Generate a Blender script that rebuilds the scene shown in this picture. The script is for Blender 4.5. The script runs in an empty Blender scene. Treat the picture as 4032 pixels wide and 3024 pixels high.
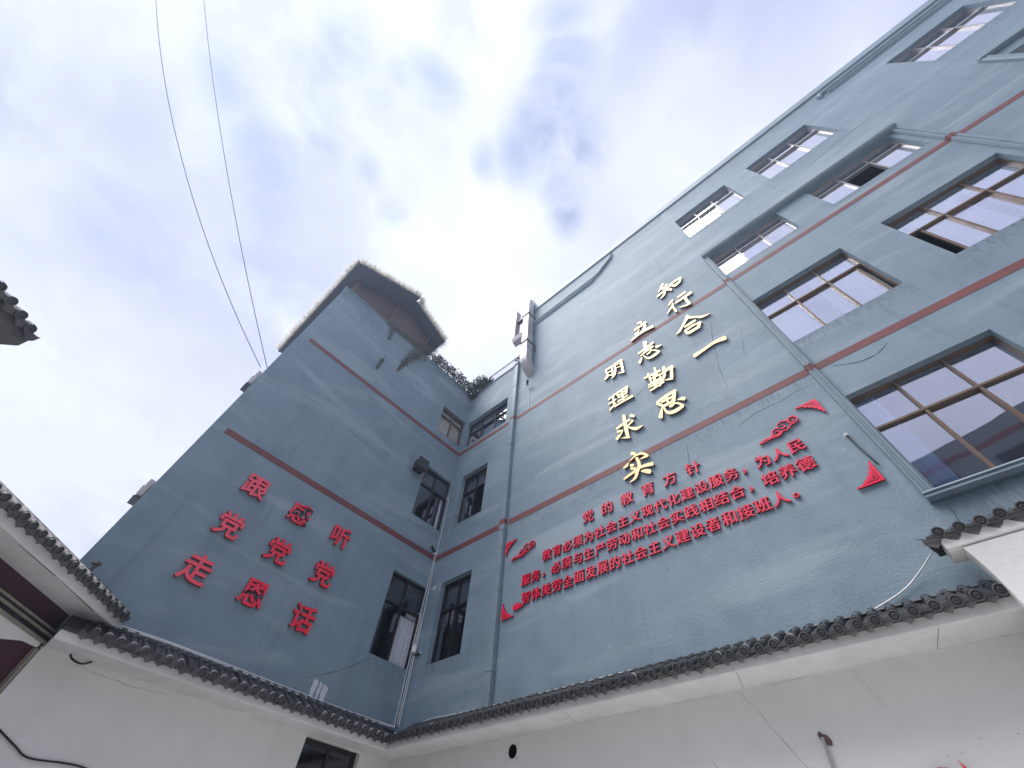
import bpy, bmesh, math, random
from mathutils import Vector, Matrix
random.seed(7)
R = math.radians
S = bpy.context.scene
COL = S.collection

# ------------------------------------------------------------------ camera
CAM = (7.8786, -5.4859, 1.6)
cd = bpy.data.cameras.new('camera')
cd.sensor_width = 36.0; cd.sensor_fit = 'HORIZONTAL'; cd.lens = 14.514
cd.clip_start = 0.05; cd.clip_end = 3000
cam = bpy.data.objects.new('camera', cd); COL.objects.link(cam)
right = Vector((0.74290038, 0.66672916, 0.05975996))
up = Vector((0.51575871, -0.62701114, 0.58382358))
back = Vector((0.42672237, -0.40290104, -0.80967819))
m = Matrix((right, up, back)).transposed().to_4x4()
m.translation = Vector(CAM)
cam.matrix_world = m
S.camera = cam

# ------------------------------------------------------------------ world: daylight sky behind broken high cloud
w = bpy.data.worlds.new('World'); S.world = w; w.use_nodes = True
nt = w.node_tree; nt.nodes.clear()
def N(t, **k):
    n = nt.nodes.new(t)
    for a, b in k.items(): setattr(n, a, b)
    return n
L = lambda a, b: nt.links.new(a, b)
SUN_EL, SUN_AZ = R(64), R(-116)           # sun veiled by the cloud, behind the viewer's right shoulder
sky = N('ShaderNodeTexSky'); sky.sky_type = 'NISHITA'; sky.sun_disc = False
sky.sun_elevation = SUN_EL; sky.sun_rotation = math.pi/2 - SUN_AZ
sk = N('ShaderNodeVectorMath', operation='SCALE'); sk.inputs['Scale'].default_value = 0.10
L(sky.outputs[0], sk.inputs[0])
tc = N('ShaderNodeTexCoord'); sp = N('ShaderNodeSeparateXYZ'); L(tc.outputs['Generated'], sp.inputs[0])
mz = N('ShaderNodeMath', operation='MAXIMUM'); L(sp.outputs[2], mz.inputs[0]); mz.inputs[1].default_value = 0.12
dx = N('ShaderNodeMath', operation='DIVIDE'); L(sp.outputs[0], dx.inputs[0]); L(mz.outputs[0], dx.inputs[1])
dy = N('ShaderNodeMath', operation='DIVIDE'); L(sp.outputs[1], dy.inputs[0]); L(mz.outputs[0], dy.inputs[1])
pv = N('ShaderNodeCombineXYZ'); L(dx.outputs[0], pv.inputs[0]); L(dy.outputs[0], pv.inputs[1])
# warp the cloud plane a little so nothing has a straight or round edge
wn = N('ShaderNodeTexNoise'); wn.inputs['Scale'].default_value = 3.2; wn.inputs['Detail'].default_value = 5; L(pv.outputs[0], wn.inputs['Vector'])
ws = N('ShaderNodeVectorMath', operation='SUBTRACT'); L(wn.outputs['Color'], ws.inputs[0]); ws.inputs[1].default_value = (.5, .5, .5)
wm = N('ShaderNodeVectorMath', operation='SCALE'); L(ws.outputs[0], wm.inputs[0]); wm.inputs['Scale'].default_value = 0.30
pw = N('ShaderNodeVectorMath', operation='ADD'); L(pv.outputs[0], pw.inputs[0]); L(wm.outputs[0], pw.inputs[1])
def noise(scale, detail, rough, vec, dist=0.0):
    n = N('ShaderNodeTexNoise'); n.inputs['Scale'].default_value = scale; n.inputs['Detail'].default_value = detail
    n.inputs['Roughness'].default_value = rough; n.inputs['Distortion'].default_value = dist; L(vec, n.inputs['Vector']); return n.outputs['Fac']
def ramp(fac, stops, interp='EASE'):
    r = N('ShaderNodeValToRGB'); r.color_ramp.interpolation = interp
    e = r.color_ramp.elements
    while len(e) < len(stops): e.new(0.5)
    for el, (p, c) in zip(e, stops): el.position = p; el.color = (*c, 1) if len(c) == 3 else c
    L(fac, r.inputs[0]); return r.outputs[0]
def mixc(f, a, b, mode='MIX'):
    n = N('ShaderNodeMix'); n.data_type = 'RGBA'; n.blend_type = mode; n.clamp_factor = True
    for s, v in ((n.inputs[0], f), (n.inputs[6], a), (n.inputs[7], b)):
        if hasattr(v, 'links'): L(v, s)
        elif isinstance(v, tuple): s.default_value = (*v, 1)
        else: s.default_value = v
    return n.outputs[2]
big = noise(1.25, 7, .52, pw.outputs[0], .15)
base = ramp(big, [(.30, (.43, .46, .72)), (.42, (.58, .61, .88)), (.53, (.75, .79, 1.0)), (.66, (.91, .94, 1.04))])
fine = noise(5.5, 6, .55, pw.outputs[0])
base = mixc(ramp(fine, [(.36, (.55,)*3), (.60, (0.,)*3)]), base, (.53, .56, .82))
# veil towards lavender in the west part of the layer
ox = N('ShaderNodeVectorMath', operation='DISTANCE'); L(pw.outputs[0], ox.inputs[0]); ox.inputs[1].default_value = (-.30, .22, 0)
base = mixc(ramp(ox.outputs['Value'], [(.05, (.70,)*3), (.60, (0.,)*3)]), base, (.94, .98, 1.04))
base = mixc(ramp(ox.outputs['Value'], [(.50, (0.,)*3), (1.0, (.38,)*3)]), base, (.68, .70, .92))
base = mixc(ramp(mz.outputs[0], [(.45, (.75,)*3), (.76, (0.,)*3)]), base, (.90, .92, 1.03))
for (lx, ly, lr, la) in ((.22, .42, .42, .75), (.10, .25, .22, .5)):
    o2 = N('ShaderNodeVectorMath', operation='DISTANCE'); L(pw.outputs[0], o2.inputs[0]); o2.inputs[1].default_value = (lx, ly, 0)
    base = mixc(ramp(o2.outputs['Value'], [(.03, (la,)*3), (lr, (0.,)*3)]), base, (.86, .89, 1.03))
# thicker grey scraps of low cloud
SCRAPS = [(-.045, .085, .115, 1.0), (-.03, .13, .09, 1.0), (-.085, .17, .065, 1.0), (-.12, .22, .05, .9), (-.11, .065, .075, .9), (-.17, .03, .055, .8), (.01, .03, .07, .95), (.06, .0, .06, .9), (.10, -.06, .05, .7),
          (-.33, -.27, .10, .8), (-.24, -.28, .08, .75), (-.27, -.20, .06, .7), (-.15, -.14, .08, .75), (-.20, -.19, .05, .6), (-.54, -.33, .11, .8), (-.48, -.44, .09, .75), (-.44, -.24, .06, .6), (-.40, -.13, .05, .6), (-.62, -.25, .08, .5), (-.42, -.04, .05, .5),
          (-1.0, -.45, .20, .5), (-.85, -.75, .18, .5), (-.72, -.55, .14, .4), (.28, .12, .07, .35), (.55, -.2, .16, .4), (.1, .8, .15, .6), (-.2, 1.1, .14, .5), (.8, .5, .2, .6), (1.1, -.7, .25, .6)]
pw2m = N('ShaderNodeVectorMath', operation='SCALE'); L(ws.outputs[0], pw2m.inputs[0]); pw2m.inputs['Scale'].default_value = 0.15
pw2 = N('ShaderNodeVectorMath', operation='ADD'); L(pv.outputs[0], pw2.inputs[0]); L(pw2m.outputs[0], pw2.inputs[1])
tot = None
for (x, y, r_, s_) in SCRAPS:
    d = N('ShaderNodeVectorMath', operation='DISTANCE'); L(pw2.outputs[0], d.inputs[0]); d.inputs[1].default_value = (x, y, 0)
    mr = N('ShaderNodeMapRange'); mr.interpolation_type = 'SMOOTHSTEP'; L(d.outputs['Value'], mr.inputs[0])
    mr.inputs[1].default_value = r_*1.25; mr.inputs[2].default_value = 0.0; mr.inputs[3].default_value = 0; mr.inputs[4].default_value = s_
    if tot is None: tot = mr.outputs[0]
    else:
        a = N('ShaderNodeMath', operation='MAXIMUM'); L(tot, a.inputs[0]); L(mr.outputs[0], a.inputs[1]); tot = a.outputs[0]
brk = N('ShaderNodeMath', operation='MULTIPLY'); L(tot, brk.inputs[0]); L(ramp(noise(5.0, 6, .55, pw.outputs[0], .3), [(.32, (.10,)*3), (.54, (1.,)*3)]), brk.inputs[1])
base = mixc(brk.outputs[0], base, (.36, .42, .64))
cover = ramp(noise(2.0, 6, .5, pw.outputs[0]), [(.30, (.80,)*3), (.55, (.99,)*3)])
allc = mixc(cover, sk.outputs[0], base)
bg = N('ShaderNodeBackground'); L(allc, bg.inputs[0]); bg.inputs[1].default_value = 0.71
out = N('ShaderNodeOutputWorld'); L(bg.outputs[0], out.inputs[0])

# ------------------------------------------------------------------ veiled sun
sd = bpy.data.lights.new('sun', 'SUN'); sd.energy = 2.1; sd.angle = R(38); sd.color = (1.0, .965, .92)
so = bpy.data.objects.new('sun', sd); COL.objects.link(so)
sdir = Vector((math.cos(SUN_EL)*math.cos(SUN_AZ), math.cos(SUN_EL)*math.sin(SUN_AZ), math.sin(SUN_EL)))
so.rotation_euler = sdir.to_track_quat('Z', 'Y').to_euler(); so.location = sdir*60

S.view_settings.view_transform = 'Standard'; S.view_settings.look = 'None'
S.view_settings.exposure = 0.76; S.view_settings.gamma = 1.0; S.view_settings.use_curve_mapping = False
S.cycles.max_bounces = 8; S.cycles.transparent_max_bounces = 12
S.cycles.sample_clamp_indirect = 6

# ------------------------------------------------------------------ materials
def mat(name, color, rough=.7, metal=0.0, spec=.5, vary=None, bump=None, coat=0.0, streak=None, tint=None, coords='Object'):
    """vary=(scale, amount, dark rgb), bump=(scale, strength, dist), streak=(amount, dark rgb): rain streaks running down"""
    mt = bpy.data.materials.new(name); mt.use_nodes = True; t = mt.node_tree; b = t.nodes['Principled BSDF']
    b.inputs['Base Color'].default_value = (*color, 1); b.inputs['Roughness'].default_value = rough
    b.inputs['Metallic'].default_value = metal; b.inputs['Specular IOR Level'].default_value = spec
    b.inputs['Coat Weight'].default_value = coat; b.inputs['Coat Roughness'].default_value = .08
    ge = t.nodes.new('ShaderNodeNewGeometry'); pos = ge.outputs['Position']
    cur = None
    def nz(scale, detail=5, rough_=.55, vec=None, dist=0):
        n = t.nodes.new('ShaderNodeTexNoise'); n.inputs['Scale'].default_value = scale; n.inputs['Detail'].default_value = detail
        n.inputs['Roughness'].default_value = rough_; n.inputs['Distortion'].default_value = dist; t.links.new(vec if vec else pos, n.inputs['Vector']); return n.outputs['Fac']
    def mr(fac, a, b_, lo, hi):
        n = t.nodes.new('ShaderNodeMapRange'); n.interpolation_type = 'SMOOTHSTEP'; t.links.new(fac, n.inputs[0])
        for i, v in enumerate((a, b_, lo, hi)): n.inputs[i+1].default_value = v
        return n.outputs[0]
    def mx(fac, a, b_):
        n = t.nodes.new('ShaderNodeMix'); n.data_type = 'RGBA'; t.links.new(fac, n.inputs[0])
        if isinstance(a, tuple): n.inputs[6].default_value = (*a, 1)
        else: t.links.new(a, n.inputs[6])
        n.inputs[7].default_value = (*b_, 1); return n.outputs[2]
    cur = color
    if vary:
        sc, am, dk = vary
        cur = mx(mr(nz(sc), .38, .72, 0, am), cur, dk)
        cur = mx(mr(nz(sc*.22, 3), .35, .7, 0, am), cur, dk)
        lt = tuple(min(1, c*1.25+.02) for c in color)
        cur = mx(mr(nz(sc*.45, 4, .6), .52, .75, 0, am*.9), cur, lt)
    if streak:
        am, dk = streak
        mp = t.nodes.new('ShaderNodeMapping'); t.links.new(pos, mp.inputs[0]); mp.inputs['Scale'].default_value = (5.0, 5.0, .35)
        s1 = mr(nz(1.0, 5, .6, mp.outputs[0]), .54, .76, 0, am)
        cur = mx(s1, cur, dk)
    if tint:   # diagonal wash of rain seepage, world space
        (sx, sy, sz), am, dk = tint
        mp = t.nodes.new('ShaderNodeMapping'); t.links.new(pos, mp.inputs[0]); mp.inputs['Scale'].default_value = (sx, sy, sz)
        cur = mx(mr(nz(1.0, 4, .5, mp.outputs[0], .6), .48, .72, 0, am), cur, dk)
    if not isinstance(cur, tuple): t.links.new(cur, b.inputs['Base Color'])
    if bump:
        sc, st, di = bump
        bn = t.nodes.new('ShaderNodeBump'); bn.inputs['Strength'].default_value = st; bn.inputs['Distance'].default_value = di
        a = t.nodes.new('ShaderNodeMath'); a.operation = 'ADD'; t.links.new(nz(sc, 6, .65), a.inputs[0]); t.links.new(nz(sc*.12, 3), a.inputs[1])
        t.links.new(a.outputs[0], bn.inputs['Height']); t.links.new(bn.outputs[0], b.inputs['Normal'])
    return mt
M = {}
M['blue'] = mat('blue_grey_paint', (.236, .318, .378), .60, vary=(1.5, .5, (.165, .228, .285)), bump=(34, .6, .010), streak=(.40, (.13, .175, .22)), tint=((.38, .38, 2.0), .6, (.37, .44, .49)))
M['trim'] = mat('blue_grey_trim_paint', (.25, .325, .375), .5, vary=(5, .35, (.15, .21, .26)), bump=(60, .25, .003))
M['white'] = mat('white_lime_wash', (.86, .85, .82), .85, vary=(1.3, .28, (.68, .67, .63)), bump=(26, .6, .008), streak=(.22, (.55, .54, .49)))
M['plaster'] = mat('white_eave_plaster', (.87, .86, .84), .85, vary=(3.5, .35, (.62, .60, .56)), bump=(18, .5, .008))
M['band'] = mat('oxide_red_band_paint', (.21, .058, .052), .6, vary=(3.0, .5, (.12, .045, .048)), bump=(42, .3, .004))
M['tile'] = mat('grey_black_fired_tile', (.022, .024, .029), .5, vary=(14, .4, (.055, .055, .055)), bump=(70, .4, .003))
M['tilew'] = mat('weathered_grey_tile', (.17, .168, .165), .7, vary=(16, .5, (.07, .068, .065)), bump=(70, .5, .004))
M['mortar'] = mat('pale_mortar', (.36, .35, .34), .85, vary=(12, .5, (.16, .155, .15)), bump=(50, .5, .004))
M['red'] = mat('glossy_red_acrylic', (.94, .006, .050), .25, spec=.5, coat=.9); M['red'].node_tree.nodes['Principled BSDF'].inputs['Coat IOR'].default_value = 1.45
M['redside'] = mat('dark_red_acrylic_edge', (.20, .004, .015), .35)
M['gold'] = mat('brushed_gold_sheet', (.98, .76, .36), .38, metal=.12, spec=.6, vary=(6, .3, (.92, .72, .36)))
M['goldside'] = mat('dark_bronze_letter_edge', (.10, .045, .03), .5)
M['darkred'] = mat('dark_red_lacquer', (.055, .006, .018), .45, vary=(4, .4, (.03, .004, .012)))
M['cream'] = mat('cream_moulding', (.32, .30, .23), .6, vary=(8, .4, (.2, .18, .14)))
M['black'] = mat('black_plastic', (.012, .012, .014), .45)
M['dark'] = mat('dark_steel', (.04, .045, .055), .45, metal=.3)
M['pipe'] = mat('highlight_pale_pipe', (.38, .46, .52), .4, vary=(6, .4, (.28, .35, .40)))  # pipe paint lightened, highlights put into the base colour
M['alu'] = mat('aluminium_frame', (.42, .40, .40), .4, metal=.4)
M['bronze'] = mat('bronze_frame', (.20, .135, .095), .45, metal=.25, vary=(9, .4, (.12, .08, .055)))
M['darkframe'] = mat('black_brown_frame', (.022, .018, .020), .45, metal=.2)
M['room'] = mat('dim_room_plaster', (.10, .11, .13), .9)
M['duct'] = mat('galvanised_duct', (.52, .49, .49), .42, metal=.25, vary=(6, .4, (.40, .38, .39)))
M['rail'] = mat('painted_steel_rail', (.50, .47, .52), .45, metal=.2)
M['cable'] = mat('white_pvc', (.86, .86, .84), .35)
M['wire'] = mat('grey_wire', (.16, .16, .22), .5)
M['wood'] = mat('old_post_wood', (.17, .11, .10), .75, vary=(12, .5, (.09, .06, .05)), bump=(40, .4, .004))

M['thatch'] = mat('shade_blue_thatch', (.060, .070, .110), .95, vary=(12, .5, (.10, .10, .12)), bump=(60, .8, .02))  # bluish shade of the roof underside is put into this colour
M['leaf'] = mat('green_leaf', (.095, .14, .075), .5, vary=(9, .6, (.16, .19, .12)))
M['leafdark'] = mat('dark_green_leaf', (.030, .060, .030), .5, vary=(9, .6, (.06, .085, .05)))
M['leafgrey'] = mat('glare_pale_leaf', (.16, .17, .13), .6, vary=(9, .6, (.10, .10, .09)))  # leaf colour paled to imitate glare washing over the parapet plants
M['flower'] = mat('pink_flower', (.42, .05, .10), .6)
M['stem'] = mat('brown_stem', (.09, .065, .045), .8)
M['whitepaint'] = mat('white_paint_patch', (.80, .80, .80), .7, vary=(20, .5, (.45, .5, .55)))
M['crack'] = mat('hairline_crack', (.055, .075, .10), .9)
M['crackw'] = mat('plaster_crack', (.36, .35, .32), .9)
M['ground'] = mat('courtyard_concrete', (.58, .57, .55), .85, vary=(.8, .3, (.46, .45, .43)), bump=(12, .4, .01))
M['opp'] = mat('dull_grey_render', (.24, .255, .27), .8, vary=(.8, .4, (.16, .17, .18)))
def stain_mat():
    mt = bpy.data.materials.new('rain_grime'); mt.use_nodes = True; t = mt.node_tree; b = t.nodes['Principled BSDF']; b.inputs['Base Color'].default_value = (.075, .10, .13, 1); b.inputs['Roughness'].default_value = .8
    ge = t.nodes.new('ShaderNodeNewGeometry'); mp = t.nodes.new('ShaderNodeMapping'); t.links.new(ge.outputs['Position'], mp.inputs[0]); mp.inputs['Scale'].default_value = (14, 14, 1.1)
    nz = t.nodes.new('ShaderNodeTexNoise'); nz.inputs['Detail'].default_value = 6; nz.inputs['Roughness'].default_value = .65; t.links.new(mp.outputs[0], nz.inputs['Vector'])
    mr = t.nodes.new('ShaderNodeMapRange'); t.links.new(nz.outputs['Fac'], mr.inputs[0]); mr.inputs[1].default_value = .46; mr.inputs[2].default_value = .80; mr.inputs[3].default_value = 0; mr.inputs[4].default_value = .80
    tc_ = t.nodes.new('ShaderNodeTexCoord'); sp_ = t.nodes.new('ShaderNodeSeparateXYZ'); t.links.new(tc_.outputs['Generated'], sp_.inputs[0])
    pw_ = t.nodes.new('ShaderNodeMath'); pw_.operation = 'POWER'; t.links.new(sp_.outputs[2], pw_.inputs[0]); pw_.inputs[1].default_value = 1.6
    ml = t.nodes.new('ShaderNodeMath'); ml.operation = 'MULTIPLY'; t.links.new(mr.outputs[0], ml.inputs[0]); t.links.new(pw_.outputs[0], ml.inputs[1])
    t.links.new(ml.outputs[0], b.inputs['Alpha']); return mt
M['grime'] = stain_mat()
def curtain_mat(name, col):
    mt = bpy.data.materials.new(name); mt.use_nodes = True; t = mt.node_tree; b = t.nodes['Principled BSDF']
    b.inputs['Base Color'].default_value = (*col, 1); b.inputs['Roughness'].default_value = .9
    tr = t.nodes.new('ShaderNodeBsdfTranslucent'); tr.inputs[0].default_value = (*col, 1)
    mx = t.nodes.new('ShaderNodeMixShader'); mx.inputs[0].default_value = .3
    t.links.new(b.outputs[0], mx.inputs[1]); t.links.new(tr.outputs[0], mx.inputs[2]); t.links.new(mx.outputs[0], t.nodes['Material Output'].inputs[0]); return mt
M['curtain'] = curtain_mat('white_curtain', (.85, .88, .95)); M['bluecurtain'] = curtain_mat('blue_curtain', (.30, .50, .80))
M['beige'] = curtain_mat('beige_blind', (.85, .78, .68)); M['straw'] = curtain_mat('pale_straw', (.88, .85, .78)); M['straw'].node_tree.nodes['Mix Shader'].inputs[0].default_value = .55
def reed_mat():
    mt = mat('woven_reed', (.17, .12, .115), .85)
    t = mt.node_tree; b = t.nodes['Principled BSDF']
    ge = t.nodes.new('ShaderNodeNewGeometry'); mp = t.nodes.new('ShaderNodeMapping'); t.links.new(ge.outputs['Position'], mp.inputs[0]); mp.inputs['Scale'].default_value = (30, 30, 5)
    wv = t.nodes.new('ShaderNodeTexWave'); wv.wave_type = 'BANDS'; wv.bands_direction = 'Z'; wv.inputs['Scale'].default_value = 2.2; wv.inputs['Distortion'].default_value = 1.5
    t.links.new(mp.outputs[0], wv.inputs[0])
    mx = t.nodes.new('ShaderNodeMix'); mx.data_type = 'RGBA'; t.links.new(wv.outputs['Fac'], mx.inputs[0]); mx.inputs[6].default_value = (.085, .065, .07, 1); mx.inputs[7].default_value = (.20, .145, .14, 1)
    t.links.new(mx.outputs[2], b.inputs['Base Color'])
    bn = t.nodes.new('ShaderNodeBump'); bn.inputs['Strength'].default_value = .6; bn.inputs['Distance'].default_value = .01; t.links.new(wv.outputs['Fac'], bn.inputs['Height']); t.links.new(bn.outputs[0], b.inputs['Normal'])
    return mt
M['reed'] = reed_mat()
def glass_mat(name, lo, hi, tint):
    mt = bpy.data.materials.new(name); mt.use_nodes = True; t = mt.node_tree; t.nodes.clear()
    o = t.nodes.new('ShaderNodeOutputMaterial'); mx = t.nodes.new('ShaderNodeMixShader')
    gl = t.nodes.new('ShaderNodeBsdfGlossy'); gl.inputs['Roughness'].default_value = .015; gl.inputs['Color'].default_value = (.96, .96, 1, 1)
    tr = t.nodes.new('ShaderNodeBsdfTransparent'); tr.inputs[0].default_value = (*tint, 1)
    lw = t.nodes.new('ShaderNodeLayerWeight'); lw.inputs[0].default_value = .5
    mr = t.nodes.new('ShaderNodeMapRange'); t.links.new(lw.outputs['Facing'], mr.inputs[0]); mr.inputs[1].default_value = .15; mr.inputs[2].default_value = .65; mr.inputs[3].default_value = lo; mr.inputs[4].default_value = hi
    nz = t.nodes.new('ShaderNodeTexNoise'); nz.inputs['Scale'].default_value = 1.3; ge = t.nodes.new('ShaderNodeNewGeometry'); t.links.new(ge.outputs['Position'], nz.inputs['Vector'])
    bn = t.nodes.new('ShaderNodeBump'); bn.inputs['Strength'].default_value = .07; bn.inputs['Distance'].default_value = .02; t.links.new(nz.outputs['Fac'], bn.inputs['Height']); t.links.new(bn.outputs[0], gl.inputs['Normal'])
    t.links.new(mr.outputs[0], mx.inputs[0]); t.links.new(tr.outputs[0], mx.inputs[1]); t.links.new(gl.outputs[0], mx.inputs[2]); t.links.new(mx.outputs[0], o.inputs[0]); return mt
M['glass'] = glass_mat('coated_window_glass', .24, .68, (.92, .94, 1.0))
M['glassdark'] = glass_mat('plain_dark_glass', .10, .42, (.30, .35, .42)); M['glassclear'] = glass_mat('clear_glass', .03, .14, (.93, .94, .95))

# ------------------------------------------------------------------ geometry helpers
class Fr:
    """wall frame: local u along the wall, o outwards from it, z up"""
    def __init__(s, ox, oy, deg): s.o = Vector((ox, oy, 0)); s.a = R(deg); s.c = math.cos(s.a); s.s = math.sin(s.a)
    def __call__(s, u, o, z): x, y = u, -o; return Vector((s.o.x + s.c*x - s.s*y, s.o.y + s.s*x + s.c*y, z))
W = Fr(0, 0, 0); W2 = lambda x, y, z: Vector((x, y, z))
FB = Fr(0, 0, 0)           # long wall: u = x
FA = Fr(0, 0, 90)          # wing wall: u = y (negative towards the viewer)
FD = Fr(0, -5.28, 135)     # diagonal gate wall: u negative towards the viewer (u = -s)
class MB:
    def __init__(s): s.v = []; s.f = []; s.m = []
    def add(s, vs, fs, mi=0):
        b = len(s.v); s.v += [Vector(v) for v in vs]; s.f += [tuple(i+b for i in f) for f in fs]; s.m += [mi]*len(fs); return s
    def box(s, F, a, b, mi=0):
        (u0, o0, z0), (u1, o1, z1) = a, b
        vs = [F(u, o, z) for z in (z0, z1) for o in (o0, o1) for u in (u0, u1)]
        return s.add(vs, [(0, 1, 3, 2), (4, 6, 7, 5), (0, 4, 5, 1), (2, 3, 7, 6), (0, 2, 6, 4), (1, 5, 7, 3)], mi)
    def quad(s, a, b, c, d, mi=0): return s.add([a, b, c, d], [(0, 1, 2, 3)], mi)
    def prism(s, F, prof, u0, u1, mi=0):
        """prof: list of (o,z), extruded along u"""
        n = len(prof); vs = [F(u0, o, z) for o, z in prof] + [F(u1, o, z) for o, z in prof]
        return s.add(vs, [tuple(range(n)), tuple(range(2*n-1, n-1, -1))] + [(i, (i+1) % n, (i+1) % n+n, i+n) for i in range(n)], mi)
    def plate(s, F, poly, o0, o1, mi=0, side=None):
        """poly: list of (u,z) in the wall plane, from o0 out to o1"""
        n = len(poly); vs = [F(u, o0, z) for u, z in poly] + [F(u, o1, z) for u, z in poly]
        s.add(vs, [tuple(range(n, 2*n)), tuple(range(n-1, -1, -1))], mi)
        b = len(s.v)-2*n; fs = [(b+i, b+(i+1) % n, b+(i+1) % n+n, b+i+n) for i in range(n)]
        s.f += fs; s.m += [mi if side is None else side]*n; return s
    def tube(s, pts, r, n=6, mi=0, cap=True):
        pts = [Vector(p) for p in pts]; rings = []
        for i, p in enumerate(pts):
            t = (pts[min(i+1, len(pts)-1)]-pts[max(i-1, 0)]).normalized()
            a = Vector((0, 0, 1)) if abs(t.z) < .9 else Vector((1, 0, 0))
            x = t.cross(a).normalized(); y = t.cross(x)
            rr = r[i] if isinstance(r, (list, tuple)) else r
            rings.append([p + (x*math.cos(2*math.pi*k/n)+y*math.sin(2*math.pi*k/n))*rr for k in range(n)])
        vs = [v for q in rings for v in q]; fs = []
        for i in range(len(pts)-1):
            for k in range(n): fs.append((i*n+k, i*n+(k+1) % n, (i+1)*n+(k+1) % n, (i+1)*n+k))
        if cap: fs += [tuple(range(n-1, -1, -1)), tuple(range((len(pts)-1)*n, len(pts)*n))]
        return s.add(vs, fs, mi)
    def mesh(s, name, mats, loc=Vector((0, 0, 0)), smooth=False, bevel=0):
        me = bpy.data.meshes.new(name); me.from_pydata([v-loc for v in s.v], [], s.f)
        for k in (mats if isinstance(mats, (list, tuple)) else [mats]): me.materials.append(M[k])
        me.polygons.foreach_set('material_index', s.m)
        bm = bmesh.new(); bm.from_mesh(me); bmesh.ops.recalc_face_normals(bm, faces=bm.faces)
        if bevel: bmesh.ops.bevel(bm, geom=[e for e in bm.edges if e.calc_face_angle(0) > .6], offset=bevel, segments=1, affect='EDGES')
        bm.to_mesh(me); bm.free()
        if smooth:
            me.polygons.foreach_set('use_smooth', [True]*len(me.polygons)); me.set_sharp_from_angle(angle=R(38))
        me.update(); return me
    def build(s, name, mats, parent=None, root=None, label=None, kind=None, smooth=False, bevel=0, loc=None):
        L0 = Vector(loc) if loc is not None else (root.location if root is not None else Vector((0, 0, 0)))
        o = bpy.data.objects.new(name, s.mesh(name, mats, L0, smooth, bevel)); COL.objects.link(o)
        if parent is not None: o.parent = parent
        else: o.location = L0
        if label: o['label'] = label
        if kind: o['kind'] = kind
        return o
def thing(name, label, cat, loc=(0, 0, 0), group=None):
    o = bpy.data.objects.new(name, None); COL.objects.link(o); o.location = loc; o.empty_display_size = .2
    o['label'] = label; o['category'] = cat
    if group: o['group'] = group
    return o
def tag(o, label, cat, group=None):
    o['label'] = label; o['category'] = cat
    if group: o['group'] = group
    return o
def inst(name, me, parent, root, pos, rotz=0, mirror=False, extra=None):
    o = bpy.data.objects.new(name, me); COL.objects.link(o); o.parent = parent
    o.location = Vector(pos)-root.location; o.rotation_euler = (extra[0] if extra else 0, extra[1] if extra else 0, rotz); return o

def wall(mb, F, u0, u1, z0, z1, holes, th, mi=0):
    """wall panel in frame F from o=0 back to o=-th with rectangular openings and their reveals"""
    us = sorted({u0, u1, *[h[0] for h in holes], *[h[1] for h in holes]}); zs = sorted({z0, z1, *[h[2] for h in holes], *[h[3] for h in holes]})
    us = [u for u in us if u0 <= u <= u1]; zs = [z for z in zs if z0 <= z <= z1]
    for a, b in zip(us, us[1:]):
        for c, d in zip(zs, zs[1:]):
            if any(h[0] <= a and b <= h[1] and h[2] <= c and d <= h[3] for h in holes): continue
            for o in (0, -th): mb.quad(F(a, o, c), F(b, o, c), F(b, o, d), F(a, o, d), mi)
    for (a, b, c, d) in list(holes)+[(u0, u1, z0, z1)]:
        mb.quad(F(a, 0, c), F(a, 0, d), F(a, -th, d), F(a, -th, c), mi); mb.quad(F(b, 0, c), F(b, 0, d), F(b, -th, d), F(b, -th, c), mi)
        mb.quad(F(a, 0, c), F(b, 0, c), F(b, -th, c), F(a, -th, c), mi); mb.quad(F(a, 0, d), F(b, 0, d), F(b, -th, d), F(a, -th, d), mi)
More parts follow.
